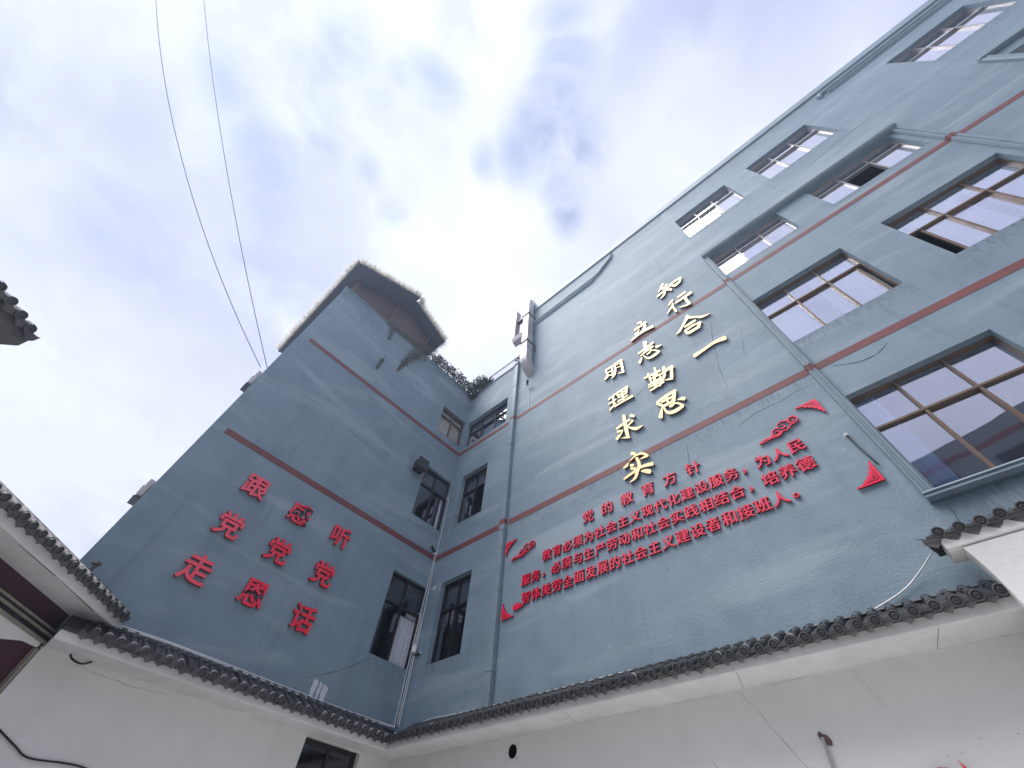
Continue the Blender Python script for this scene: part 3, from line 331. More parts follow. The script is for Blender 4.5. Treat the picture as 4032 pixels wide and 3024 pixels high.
def window(root, F, u0, u1, z0, z1, cols, zt, frame, glass='glass', depth=.13, fw=.018, open_=(), curtains=(), label=None):
    """frame mesh (window) with one pane object per light; zt = transom height; open_ = {(col,row): (fraction kept, side)}"""
    m = MB(); o1, o0 = -depth+.02, -depth-.05
    m.box(F, (u0, o0, z0), (u0+fw, o1, z1)); m.box(F, (u1-fw, o0, z0), (u1, o1, z1))
    m.box(F, (u0+fw, o0, z0), (u1-fw, o1, z0+fw)); m.box(F, (u0+fw, o0, z1-fw), (u1-fw, o1, z1))
    m.box(F, (u0+fw, o0, zt-.014), (u1-fw, o1+.012, zt+.014))
    cw = (u1-u0)/cols
    for k in range(1, cols):
        uc = u0+cw*k
        m.box(F, (uc-.013, o0, zt+.018), (uc+.013, o1, z1-fw))
        m.box(F, (uc-.016, o0, z0+fw), (uc+.016, o1+.006, zt-.018))
    win = m.build('window', frame, root, root, label=label)
    for k in range(cols):
        for r in (0, 1):
            a, b = u0+cw*k+.004, u0+cw*(k+1)-.004; c, d = (z0+.01, zt) if r == 0 else (zt, z1-.01)
            op = dict(open_).get((k, r))
            if op is not None:
                fr, side = op
                if fr <= 0: continue
                if side == 'l': b = a+(b-a)*fr
                else: a = b-(b-a)*fr
            dpt = -depth-.012-(.016 if (k+r) % 2 else 0); tl = random.uniform(-.004, .004)
            p = MB().add([F(a, dpt, c), F(b, dpt+tl, c), F(b, dpt+tl, d), F(a, dpt, d), F(a, dpt-.006, c), F(b, dpt+tl-.006, c), F(b, dpt+tl-.006, d), F(a, dpt-.006, d)],
                         [(0, 1, 2, 3), (7, 6, 5, 4), (0, 4, 5, 1), (1, 5, 6, 2), (2, 6, 7, 3), (3, 7, 4, 0)])
            p.build('pane', glass, win, root)
            if r == 0 and frame != 'x' and op is not None and op[0] > 0:
                q = MB(); e = b if op[1] == 'l' else a
                q.box(F, (e-.018, dpt-.02, c), (e+.018, dpt+.02, d)); q.build('sash_stile', frame, win, root)
    for (a, b, c, d, cm) in curtains:
        n = max(6, int((b-a)/.035)); q = MB(); row = []
        for i in range(n+1):
            u = a+(b-a)*i/n; o = -depth-.085+(.022 if i % 2 else -.012)+random.uniform(-.008, .008)
            row.append((u, o))
        vs = [F(u+random.uniform(-.006, .006), o, z) for z in (c, (c+d)/2, d) for u, o in row]
        q.add(vs, [(j*(n+1)+i, j*(n+1)+i+1, (j+1)*(n+1)+i+1, (j+1)*(n+1)+i) for j in (0, 1) for i in range(n)])
        q.build('curtain', cm, win, root, smooth=True)
    return win

def ribbon(mb, F, pts, w, o=.0012, jit=.01, mi=0):
    P = []
    for (a, b) in zip(pts, pts[1:]):
        n = max(2, int(math.hypot(b[0]-a[0], b[1]-a[1])/.07))
        for i in range(n): P.append((a[0]+(b[0]-a[0])*i/n+random.uniform(-jit, jit), a[1]+(b[1]-a[1])*i/n+random.uniform(-jit, jit)))
    P.append(pts[-1]); vs = []
    for i, p in enumerate(P):
        q = P[min(i+1, len(P)-1)]; r = P[max(i-1, 0)]; dx, dz = q[0]-r[0], q[1]-r[1]; l = math.hypot(dx, dz) or 1
        ww = w*random.uniform(.4, 1.1)*(.35+.65*math.sin(math.pi*min(1, (i+.6)/len(P))))
        vs += [F(p[0]-dz/l*ww, o, p[1]+dx/l*ww), F(p[0]+dz/l*ww, o, p[1]-dx/l*ww)]
    mb.add(vs, [(2*i, 2*i+1, 2*i+3, 2*i+2) for i in range(len(P)-1)], mi)

# ------------------------------------------------------------------ main building (long right wall)
main = thing('main_building', 'tall blue-grey five storey building on the right with red bands and rows of windows', 'building', (13, 3.5, 0))
COLS = [(8.78, 10.40), (11.06, 12.71), (14.70, 16.33), (17.0, 18.65), (19.3, 20.95)]
ROWS = [(4.77, 6.41, 5.82), (7.89, 9.54, 8.97), (10.98, 12.13, 11.78), (13.86, 15.50, 14.95)]
holes = [(a, b, c, d) for (a, b) in COLS for (c, d, t) in ROWS]
mb = MB(); wall(mb, FB, 2.41, 24, 3.42, 17.2, holes, .24)
mb.box(W2, (23.76, .24, 0), (24, 7, 17.2)); mb.box(W2, (2.41, 6.76, 0), (23.76, 7, 17.2)); mb.box(W2, (2.41, .24, 3.42), (2.65, 6.76, 17.2))
wallB = mb.build('wall', 'blue', main, main)
mb = MB(); wall(mb, FB, 0.0, 24, 0, 3.42, [(2.75, 2.92, 3.17, 3.34)], .24)
# (the round hole's ring is set in this opening)
g1 = mb.build('ground_floor_wall', 'white', main, main)
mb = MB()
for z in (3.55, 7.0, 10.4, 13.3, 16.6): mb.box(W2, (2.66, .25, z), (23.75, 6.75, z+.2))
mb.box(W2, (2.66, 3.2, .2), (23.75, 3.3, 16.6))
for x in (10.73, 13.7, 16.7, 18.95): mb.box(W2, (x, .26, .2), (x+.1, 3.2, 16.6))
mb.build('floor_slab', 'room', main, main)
mb = MB(); mb.box(FB, (2.41, .001, 16.88), (24, .045, 17.23)); mb.box(FB, (2.41, .001, 16.84), (24, .02, 16.878))
mb.build('parapet_coping', 'trim', main, main, bevel=.006)
# stub openings behind the gable window row: frames, panes and curtains
CUR = {(0, 0): [(8.8, 9.05, 4.8, 6.38, 'bluecurtain')], (0, 1): [(8.8, 9.30, 7.93, 9.42, 'curtain'), (9.66, 9.86, 7.93, 9.42, 'curtain'), (9.92, 10.37, 7.93, 9.42, 'curtain')],
       (1, 1): [(11.35, 11.95, 7.93, 9.4, 'curtain'), (12.1, 12.68, 7.93, 9.4, 'curtain')], (2, 1): [(14.75, 15.3, 7.93, 9.4, 'curtain')], (2, 2): [(15.6, 16.2, 11, 12.0, 'curtain')], (0, 3): [(9.9, 10.3, 13.9, 15.4, 'curtain')], (1, 0): [(12.2, 12.65, 4.8, 6.38, 'curtain')], (0, 2): [(9.35, 9.75, 11.05, 12.0, 'curtain')]}
OPN = {(1, 2): {(1, 0): (0, 'l')}, (1, 1): {(0, 0): (.62, 'r')}, (0, 1): {(2, 0): (.80, 'l')}, (2, 3): {}, (0, 3): {(1, 0): (.97, 'l')}}
for i, (a, b) in enumerate(COLS):
    for j, (c, d, t) in enumerate(ROWS):
        fr = 'bronze' if j < 2 else 'alu'
        window(main, FB, a, b, c, d, 3, t, fr, open_=OPN.get((i, j), {}), curtains=CUR.get((i, j), ()))
# red bands
mb = MB(); mb.box(FB, (2.42, .0005, 7.075), (24, .005, 7.21)); mb.build('painted_band', 'band', main, main)
mb = MB(); mb.box(FB, (2.42, .0005, 10.575), (24, .005, 10.705)); mb.build('painted_band', 'band', main, main)
# moulded frame round the bay
def mould(mb, F, a, b, horizontal, proud=.075, w=.115, mi=0):
    if horizontal:
        (u0, z), (u1, _) = a, b
        prof = [(0.001, z), (proud*.55, z), (proud*.75, z+.012), (proud, z+.03), (proud, z+.05), (proud*.72, z+.058), (proud*.72, z+.074), (proud, z+.082), (proud*.9, z+w-.012), (proud*.5, z+w), (0.001, z+w)]
        mb.prism(F, prof, u0, u1, mi)
    else:
        (u, z0), (_, z1) = a, b; w2 = w
        prof = [(u, .001), (u, proud*.55), (u+.012, proud), (u+.032, proud), (u+.040, proud*.7), (u+.066, proud*.7), (u+.074, proud), (u+w2-.012, proud*.95), (u+w2, proud*.5), (u+w2, .001)]
        vs = [F(x, o, z0) for x, o in prof]+[F(x, o, z1) for x, o in prof]; n = len(prof)
        mb.add(vs, [tuple(range(n)), tuple(range(2*n-1, n-1, -1))]+[(i, (i+1) % n, (i+1) % n+n, i+n) for i in range(n)], mi)
mb = MB(); mould(mb, FB, (8.645, 4.756), (0, 7.07), False); mould(mb, FB, (8.645, 7.215), (0, 10.57), False); mould(mb, FB, (8.645, 10.71), (0, 12.145), False)
mould(mb, FB, (8.645, 7.0702), (0, 7.2148), False, proud=.079, mi=1); mould(mb, FB, (8.645, 10.5702), (0, 10.7098), False, proud=.079, mi=1)
mb.build('bay_moulding', ['trim', 'band'], main, main)
mb = MB(); mould(mb, FB, (12.80, 4.756), (0, 10.57), False, w=.13); mould(mb, FB, (12.80, 10.71), (0, 12.145), False, w=.13); mould(mb, FB, (12.80, 10.5702), (0, 10.7098), False, proud=.079, w=.13, mi=1)
mb.build('bay_moulding', ['trim', 'band'], main, main)
mb = MB(); mould(mb, FB, (8.645, 4.64), (12.93, 0), True, proud=.10)
mb.build('bay_moulding', 'trim', main, main)
mb = MB(); mould(mb, FB, (8.645, 12.146), (12.93, 0), True, proud=.13, w=.10)
mb.build('bay_moulding', 'trim', main, main)
# short sill-like moulding at the far right windows
mb = MB(); mb.box(FB, (14.55, .001, 11.50), (14.66, .07, 12.45)); mb.box(FB, (14.55, .001, 12.452), (16.6, .10, 12.55)); mb.build('bay_moulding', 'trim', main, main, bevel=.01)
# cracks
mb = MB()
for pts, wd in ([[(7.9, 10.2), (7.93, 9.6), (7.75, 8.9), (7.62, 8.2), (7.55, 7.6)], .006], [[(8.3, 8.9), (8.15, 8.4), (8.05, 8.0)], .004], [[(6.9, 9.5), (6.75, 9.3), (6.5, 9.05), (6.2, 8.85), (5.6, 8.6), (5.0, 8.5)], .006],
                [[(6.55, 6.9), (6.5, 6.6), (6.42, 6.3)], .006], [[(4.15, 6.6), (4.6, 6.72), (5.1, 6.72)], .004], [[(8.95, 7.0), (9.2, 6.86), (9.42, 6.84), (9.62, 6.95)], .012], [[(8.74, 4.55), (8.72, 4.3), (8.7, 4.15)], .006],
                [[(11.2, 13.1), (11.9, 13.2), (12.6, 13.35), (13.3, 13.4)], .014], [[(3.6, 6.05), (3.5, 5.8), (3.35, 5.6)], .004], [[(7.4, 6.75), (7.75, 6.86), (8.1, 6.83), (8.5, 6.9)], .006]):
    mb = MB(); ribbon(mb, FB, pts, wd*.8); mb.build('wall_crack', 'crack', main, main)
mb = MB()
for pts, wd in ([[(6.1, 3.40), (6.28, 3.1), (6.45, 2.8), (6.6, 2.6), (6.7, 2.3)], .005], [[(5.6, 2.9), (5.75, 2.7), (5.8, 2.4)], .005], [[(7.2, 3.4), (7.3, 3.1)], .003]): mb = MB(); ribbon(mb, FB, pts, wd*.7); mb.build('wall_crack', 'crackw', main, main)
mb = MB()
for (x, z) in ((7.78, 2.82), (8.02, 2.82), (7.62, 2.75), (7.52, 2.74)): ribbon(mb, FB, [(x, z), (x+.014, z-.010)], .003, jit=0)
mb.build('wall_scuff', 'crackw', main, main, kind='stuff')

# pale weathering pits and nail stubs on the blue wall
mb = MB()
for _ in range(26):
    x = random.uniform(2.7, 8.4); z = random.uniform(4.1, 12.5); s = random.uniform(.006, .014)
    mb.add([FB(x-s, .002, z), FB(x, .002, z-s*1.6), FB(x+s*.8, .002, z+.003), FB(x, .002, z+s)], [(0, 1, 2, 3)], random.choice((0, 0, 1)))
mb.build('wall_pit', ['whitepaint', 'crack'], main, main, kind='stuff')

# ------------------------------------------------------------------ left wing
wing = thing('wing_building', 'lower blue-grey wing on the left joining the tall building at an inner corner', 'building', (-3.5, -2.8, 0))
AW = [(-1.01, -.03, 4.76, 6.40, 5.80), (-1.01, -.03, 7.88, 9.50, 8.93), (-1.01, -.03, 10.99, 12.13, 11.80)]
CW = [(.45, 1.42, 4.77, 6.40, 5.80), (.43, 1.43, 7.89, 9.51, 8.93), (.12, 1.95, 10.82, 12.02, 11.55)]
mb = MB()
wall(mb, FA, -5.64, 0, 3.42, 13.62, [q[:4] for q in AW], .24)
wall(mb, FB, .0, 2.41, 3.42, 13.60, [q[:4] for q in CW], .24)
mb.box(W2, (-7, -5.64, 0), (-.24, -5.40, 13.62)); mb.box(W2, (-7, -5.4, 0), (-6.76, 3, 12.9))
mb.build('wall', 'blue', wing, wing)
mb = MB(); wall(mb, FA, -5.30, 0, 0, 3.42, [(-1.62, -.61, 1.8, 3.41)], .24); mb.build('ground_floor_wall', 'white', wing, wing)
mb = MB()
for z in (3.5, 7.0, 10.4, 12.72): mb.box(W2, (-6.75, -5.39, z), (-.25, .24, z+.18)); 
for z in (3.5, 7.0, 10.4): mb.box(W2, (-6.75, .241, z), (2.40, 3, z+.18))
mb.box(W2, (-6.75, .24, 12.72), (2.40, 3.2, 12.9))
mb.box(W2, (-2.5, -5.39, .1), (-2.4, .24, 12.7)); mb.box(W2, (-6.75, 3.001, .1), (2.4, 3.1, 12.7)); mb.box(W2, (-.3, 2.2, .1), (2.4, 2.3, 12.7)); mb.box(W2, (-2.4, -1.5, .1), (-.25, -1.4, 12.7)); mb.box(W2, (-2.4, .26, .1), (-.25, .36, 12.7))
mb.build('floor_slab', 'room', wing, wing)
for k, (a, b, c, d, t) in enumerate(AW):
    cur = [[(-.46, -.05, c+.02, d-.7, 'curtain'), (-.30, -.05, d-.68, d-.1, 'curtain')], [(-.30, -.06, c+.02, d-.1, 'curtain')], [(-.98, -.06, c+.02, d-.06, 'beige')]][k]
    window(wing, FA, a, b, c, d, 2, t, 'darkframe' if k < 2 else 'bronze', glass='glassdark' if k < 2 else 'glassclear', curtains=cur, depth=.10, open_={(1, 0): (0, 'r')} if k == 0 else {(1, 0): (.6, 'l')} if k == 1 else {})
for k, (a, b, c, d, t) in enumerate(CW):
    cur = [[(.48, .60, c+.02, d-.1, 'curtain')], [(.46, .60, c+.02, d-.1, 'curtain')], []][k]
    window(wing, FB, a, b, c, d, 2 if k < 2 else 3, t, 'darkframe' if k < 2 else 'dark', glass='glassdark' if k < 2 else 'glass', curtains=cur, depth=.14, fw=.03, open_={(1, 0): (0, 'r')} if k == 1 else {})
m = MB(); m.box(FA, (-1.62, -.16, 1.8), (-.61, -.10, 1.86)); m.box(FA, (-1.62, -.16, 1.86), (-1.56, -.10, 3.41)); m.box(FA, (-.67, -.16, 1.86), (-.61, -.10, 3.41)); m.box(FA, (-1.56, -.16, 3.35), (-.67, -.10, 3.41)); m.box(FA, (-1.135, -.16, 1.86), (-1.095, -.10, 3.35))
wn_ = m.build('window', 'darkframe', wing, wing)
for a, b in ((-1.56, -1.135), (-1.095, -.67)): MB().box(FA, (a, -.135, 1.86), (b, -.128, 3.35)).build('pane', 'glassdark', wn_, wing)
for z0, z1 in ((7.075, 7.21), (10.575, 10.705)):
    mb = MB(); mb.box(FA, (-5.40, .0005, z0), (-.001, .005, z1)); mb.build('painted_band', 'band', wing, wing)
    mb = MB(); mb.box(FB, (.0051, .0005, z0), (2.2, .005, z1)); mb.build('painted_band', 'band', wing, wing)
mb = MB()
for pts, wd in ([[(-.84, 4.73), (-1.05, 4.62), (-1.3, 4.42), (-1.77, 4.17), (-2.01, 4.06)], .008], [[(-4.6, 6.0), (-4.2, 5.95), (-3.9, 6.02)], .003], [[(-4.9, 8.6), (-4.4, 8.75), (-4.1, 8.7)], .004], [[(-3.9, 5.3), (-3.7, 5.0), (-3.75, 4.7)], .003], [[(-3.0, 6.1), (-2.9, 5.8)], .003]): mb = MB(); ribbon(mb, FA, pts, wd*.8); mb.build('wall_crack', 'crack', wing, wing)
mb = MB()
for pts, wd in ([[(-4.85, 3.36), (-4.2, 3.33), (-3.6, 3.37)], .003],): ribbon(mb, FA, pts, wd)
mb.build('wall_crack', 'crackw', wing, wing)
for i, (u, w_) in enumerate(((-1.80, .045), (-1.70, .03), (-1.60, .055))):
    P = [(u-.0-w_, 4.10-.01*i), (u-w_*.9, 4.02), (u-w_*1.1, 3.95), (u-w_*.6, 3.86), (u+w_*.5, 3.855), (u+w_*.8, 3.95), (u+w_, 4.03), (u+w_*.8, 4.09-.02*i)]
    mb = MB(); mb.add([FA(a, .002, b) for a, b in P], [tuple(range(8))]); mb.build('paint_patch', 'whitepaint', wing, wing)
# coping of the wing parapet
mb = MB(); mb.box(FA, (-5.66, -.26, 13.622), (0, .03, 13.66)); mb.box(FB, (.031, -.26, 13.602), (2.40, .03, 13.64)); mb.build('parapet_coping', 'trim', wing, wing)

# ------------------------------------------------------------------ tile meshes (local: x along the eave, -y outwards, z up, origin on the wall at tile base)
SL = .52   # roof slope rise per metre back
def tile_meshes():
    out = {}
    def half(mb, y0, y1, z0, z1, r0, r1, mi, n=8, a0=-.15):
        ring = []
        for (y, z, r) in ((y0, z0, r0), (y1, z1, r1)):
            ring.append([Vector((r*math.cos(a0+(math.pi-2*a0)*k/n), y, z+r*math.sin(a0+(math.pi-2*a0)*k/n))) for k in range(n+1)])
        vs = ring[0]+ring[1]; q = n+1
        mb.add(vs, [(k, k+1, k+1+q, k+q) for k in range(n)], mi)
    for v in range(3):
        # tube tile: front collar of pale mortar, then two lapped half pipes up the slope
        m = MB(); e = random.uniform(-.006, .006)
        half(m, -.535-e, -.50, .0, .0+.035*SL, .047, .046, 0)
        half(m, -.50, -.455, .035*SL, .08*SL, .049, .049, 1)
        half(m, -.455, -.24, .08*SL, .295*SL, .042, .040, 0)
        half(m, -.245, -.02, .29*SL+.004, .515*SL, .046, .043, 0)
        out['tube%d' % v] = m.mesh('tube_tile', ['tile', 'mortar' if v < 2 else 'tile'], smooth=True)
        # round end disc with raised rim and boss
        m = MB(); n = 14; R0 = .046
        def ringp(r, y): return [Vector((r*math.cos(2*math.pi*k/n), y, r*math.sin(2*math.pi*k/n)-.004)) for k in range(n)]
        rs = [ringp(R0, -.525), ringp(R0, -.548), ringp(R0*.82, -.550), ringp(R0*.78, -.543), ringp(R0*.42, -.543), ringp(R0*.30, -.549)]
        vs = [p for r in rs for p in r]; fs = []
        for i in range(len(rs)-1): fs += [(i*n+k, i*n+(k+1) % n, (i+1)*n+(k+1) % n, (i+1)*n+k) for k in range(n)]
        fs += [tuple(range((len(rs)-1)*n, len(rs)*n)), tuple(range(n-1, -1, -1))]
        c0 = Vector((0, -.532, -.004)); vs = [c0+Matrix.Rotation(R(20), 3, 'X')@(p-c0) for p in vs]; m.add(vs, fs); m.m = [1 if n <= k < 2*n or k >= 4*n and k < 5*n else 0 for k in range(len(fs))]; out['disc%d' % v] = m.mesh('end_disc', ['tile', 'tilew'], smooth=True)
        # drip tile: five sided tongue hanging between the discs, slightly dished, plus its pan
        m = MB(); a = .062+random.uniform(-.004, .004); tip = -.070+random.uniform(-.006, .008)
        P = [(-a, .030), (-a*1.02, -.018), (-a*.60, -.046), (0, tip), (a*.60, -.046), (a*1.02, -.018), (a, .030), (a*.5, .006), (0, -.002), (-a*.5, .006)]
        F_ = lambda x, y, z: Vector((x, y, z))
        fr = [F_(x, -.520-.02*(1-(x/a)**2)+.40*(.03-z), z) for x, z in P]; bk = [F_(x, p.y+.014, z) for (x, z), p in zip(P, fr)]
        n = len(P); c = F_(0, -.548, -.026); fs = [(i, (i+1) % n, (i+1) % n+n, i+n) for i in range(n)]+[tuple(range(n-1, -1, -1)), tuple(range(n, 2*n))]
        m.add(fr+bk, fs, 0)
        pan = []
        for (y, z) in ((-.51, -.0), (-.26, .25*SL), (-.02, .49*SL)): pan += [F_(-a, y, z+.028), F_(-a*.5, y, z+.006), F_(0, y, z-.004), F_(a*.5, y, z+.006), F_(a, y, z+.028)]
        m.add(pan, [(j*5+i, j*5+i+1, (j+1)*5+i+1, (j+1)*5+i) for j in (0, 1) for i in range(4)], 1)
        out['drip%d' % v] = m.mesh('drip_tile', ['tilew', 'tile'])
    m = MB()
    half(m, -.535, -.50, .0, .035*SL, .047, .046, 0); half(m, -.50, -.30, .035*SL, .235*SL, .046, .044, 1); half(m, -.30, -.28, .235*SL, .255*SL, .050, .050, 0); half(m, -.28, -.02, .255*SL, .515*SL, .044, .042, 1)
    out['tube3'] = m.mesh('tube_tile', ['tile', 'mortar'], smooth=True)
    return out
TM = tile_meshes()
SP = .1485
def eave(root, F, deg, u0, u1, z0, depth=.45, s0=.02, ridge=None, inner=(False, False), lab=None, tu0=None, tu1=None, top=None, kinds=(0, 0, 1, 1, 2)):
    """slab with flat soffit at z0, fascia, mortar bed and one object per tile"""
    m = MB()
    top = top if top is not None else z0+.11+depth*SL
    prof = [(.001, z0), (depth-.012, z0), (depth, z0+.012), (depth, z0+.095), (.001, z0+.095+0*depth)]
    m.prism(F, prof, u0, u1, 0)
    bed = [(.001, z0+.0955), (depth+.045, z0+.0955), (depth+.045, z0+.118), (.001, z0+.118+(depth+.045)*SL)]
    m.prism(F, bed, u0, u1, 1)
    # mortar flashing where the roof meets the wall
    zt = z0+.118+(depth+.045)*SL
    m.prism(F, [(.001, zt-.02), (.05, zt-.035), (.05, zt+.008), (.001, zt+.03)], u0, u1, 1)
    sl = m.build('eave', ['plaster', 'tile'], root, root, label=lab)
    a, b = (tu0 if tu0 is not None else u0)+SP*.5, (tu1 if tu1 is not None else u1)-SP*.35
    k = 0; u = a
    while u < b:
        j = lambda s=.006: random.uniform(-s, s)
        t = random.choice(kinds)
        inst('drip_tile', TM['drip%d' % random.randrange(3)], sl, root, F(u+j(.007), j(.010), z0+.125+j(.005)), R(deg), extra=(j(.012), j(.12)))
        if u+SP*.5 < b+.06:
            p = F(u+SP*.5+j(.004), 0, z0+.128+j(.003)); rx = (j(.010), j(.04))
            inst('tube_tile', TM['tube%d' % t], sl, root, p, R(deg), extra=rx); inst('end_disc', TM['disc%d' % random.randrange(3)], sl, root, p+F(0, j(.004), 0)-F(0, 0, 0), R(deg), extra=(j(.010), j(.2)))
        u += SP; k += 1
    return sl
eave(main, FB, 0, .46, 8.60, 3.42, tu0=.50, tu1=8.54, lab='tiled eave along the foot of the long blue wall', kinds=(2, 2, 2, 2, 1))
eave(wing, FA, 90, -5.26, 0.0, 3.42, tu0=-5.1, tu1=-.44, lab='tiled eave along the foot of the wing wall')
# slab joints on the long eave
mb = MB()
for (x, dxx) in ((1.9, .05), (3.95, .10), (6.15, .12), (7.9, .1)):
    mb.add([FB(x, .01, 3.4188), FB(x+.006, .01, 3.4188), FB(x+dxx+.010, .44, 3.4188), FB(x+dxx+.002, .44, 3.4188)], [(0, 1, 2, 3)])
for _ in range(18):
    x = random.uniform(1, 8.3); o = random.uniform(.05, .42); s = random.uniform(.01, .03)
    mb.add([FB(x, o, 3.4187), FB(x+s, o+s*.2, 3.4187), FB(x+s*.7, o+s*.5, 3.4187)], [(0, 1, 2)])
mb.build('soffit_joint', 'crackw', main, main, kind='stuff')

def grime(root, F, u0, u1, z1, h, o=.0016):
    MB().add([F(u0, o, z1-h), F(u1, o, z1-h), F(u1, o, z1), F(u0, o, z1)], [(0, 1, 2, 3)]).build('rain_stain', 'grime', root, root)
for (a, b) in COLS[:3]:
    for (c, d, t) in ROWS: grime(main, FB, a-.05, b+.05, c-(.125 if c < 5 and a < 14 else .002), (.6, .62, .20, .9)[ROWS.index((c, d, t))])
grime(main, FB, 2.43, 8.6, 16.83, 1.3); grime(main, FB, 8.8, 24, 16.83, 1.1); grime(main, FB, 2.43, 8.62, 7.07, .5);
for q_ in AW: grime(wing, FA, q_[0]-.05, q_[1], q_[2]-.002, .6)
for q_ in CW[:2]: grime(wing, FB, q_[0]-.03, q_[1]+.03, q_[2]-.002, .6)
grime(wing, FA, -5.6, -.02, 13.6, 1.4); grime(wing, FB, .02, 2.2, 13.58, .9)
def ragged(root, F, u0, u1, o0):
    m = MB(); u = u0; top = []; bot = []
    while u < u1:
        top.append((u, 3.4195)); bot.append((u, 3.402+random.uniform(-.012, .012)+.012*math.sin(u*3.1)-(.02 if random.random() < .07 else 0))); u += random.uniform(.03, .11)
    for i in range(len(top)-1):
        a, b = top[i], top[i+1]; c, d = bot[i+1], bot[i]
        m.add([F(*p, ) if False else F(p[0], o, p[1]) for o in (.001, .009) for p in (a, b, c, d)], [(4, 5, 6, 7), (3, 2, 6, 7), (0, 1, 2, 3)])
    m.build('plaster_lip', 'plaster', root, root, kind='stuff')
ragged(main, FB, .02, 8.5, 0); ragged(wing, FA, -5.2, -.02, 0)
# ------------------------------------------------------------------ diagonal gate building on the left
gate = thing('gate_building', 'diagonal gate building at the left edge with dark red wall, cream mouldings and tiled eaves', 'building', tuple(FD(-3, -1, 0)))
def D(s, o, z): return FD(-s, o, z)
class FDs:  # gate frame with s positive towards the viewer
    pass
G = lambda s, o, z: FD(-s, o, z)
mb = MB(); mb.box(G, (-.16, -.22, 3.42), (6.5, 0, 3.80)); mb.build('red_wall_band', 'darkred', gate, gate)
mb = MB(); mb.box(G, (.06, -.22, 0), (6.5, -.03, 3.42)); mb.build('red_door_wall', 'darkred', gate, gate)
mb = MB()
P = [(.045, 3.395), (.27, 3.375), (.53, 3.29), (.9, 3.12), (1.4, 2.98), (6.5, 2.9), (6.5, 3.44), (.045, 3.44)]
mb.plate(G, P, -.025, .004, 0); mb.build('plaster_arch', 'white', gate, gate)
mb = MB(); mb.box(G, (.0, -.02, 0), (.022, .012, 3.41), 1); mb.box(G, (.0225, -.03, 0), (.06, .02, 3.385), 0); mb.build('door_jamb', ['cream', 'black'], gate, gate)
mb = MB()
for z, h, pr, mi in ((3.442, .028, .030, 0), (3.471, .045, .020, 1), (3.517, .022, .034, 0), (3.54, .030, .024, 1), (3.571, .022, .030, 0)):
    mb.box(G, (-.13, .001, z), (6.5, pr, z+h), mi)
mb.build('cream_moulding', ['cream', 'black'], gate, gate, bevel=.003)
def gate_eave(s0, s1, z0, lab, soffit='plaster'):
    m = MB(); depth = .45
    m.prism(G, [(.001, z0), (depth-.012, z0), (depth, z0+.012), (depth, z0+.10), (.001, z0+.10)], s0, s1, 0)
    m.prism(G, [(-.25, z0+.1005), (depth+.045, z0+.1005), (depth+.045, z0+.122), (.0, z0+.122+(depth+.045)*SL), (-.25, z0+.122+(depth+.045)*SL)], s0, s1, 1)
    e = m.build('eave', [soffit, 'tile'], gate, gate, label=lab)
    s = s0+.06
    while s < min(s1, s0+5.2):
        j = lambda q=.006: random.uniform(-q, q)
        inst('drip_tile', TM['drip%d' % random.randrange(3)], e, gate, G(s+j(), j(), z0+.128+j(.003)), R(135), extra=(j(.012), j(.1)))
        p = G(s+SP*.5, 0, z0+.131+j(.003))
        inst('tube_tile', TM['tube%d' % random.choice((3, 3, 3, 1))], e, gate, p, R(135), extra=(j(.01), j(.03)))
        inst('end_disc', TM['disc%d' % random.randrange(3)], e, gate, p, R(135), extra=(j(.01), j(.15)))
        s += SP
    return e
ge = gate_eave(-.30, 5.2, 3.78, 'lower tiled eave of the gate, running to the wing wall')
m = MB(); m.box(G, (.42, -.13, 4.08), (5.4, .06, 4.16), 0); m.box(G, (.36, -.10, 4.161), (5.4, .03, 4.225), 0)
m.build('roof_ridge', 'tile', gate, gate, bevel=.012)
# upturned ridge end
m = MB(); pts = [G(.45, -.03, 4.19), G(.36, -.03, 4.20), G(.28, -.03, 4.22), G(.22, -.03, 4.27), G(.20, -.03, 4.33)]
m.tube(pts, [.055, .045, .035, .025, .018], 8); m.box(G, (.19, -.075, 4.325), (.28, .02, 4.36)); m.box(G, (.30, -.06, 4.12), (.44, .0, 4.175))
m.build('ridge_finial', 'tilew', gate, gate, smooth=True, label='upturned ridge end of the lower gate roof')
# upper tier
ge2 = gate_eave(3.36, 8.2, 4.84, 'upper tiled eave of the gate cut by the left edge of the view', 'tilew')  # slab in tile grey instead of plaster, imitating a dark silhouette against the sky
m = MB(); m.box(G, (3.9, -.22, 3.80), (8, -.001, 4.935)); m.build('upper_wall', 'white', gate, gate)
m = MB(); m.box(G, (-.25, -1.5, 3.0), (6.5, -.25, 3.9)); m.box(G, (5.5, -.25, 0), (6.5, -.23, 4)); m.build('roof_core', 'room', gate, gate)
# plaster crack on the soffit edge and old insect nest stain
mb = MB()
for (a, b) in (((.2, .40), (.9, .43)), ((1.0, .42), (1.6, .40))):
    vs = [G(a[0], a[1], 3.7788), G(b[0], b[1], 3.7788), G(b[0], b[1]+.008, 3.7788), G(a[0], a[1]+.018, 3.7788)]
    mb.add(vs, [(0, 1, 2, 3)])
mb.build('soffit_joint', 'black', gate, gate)

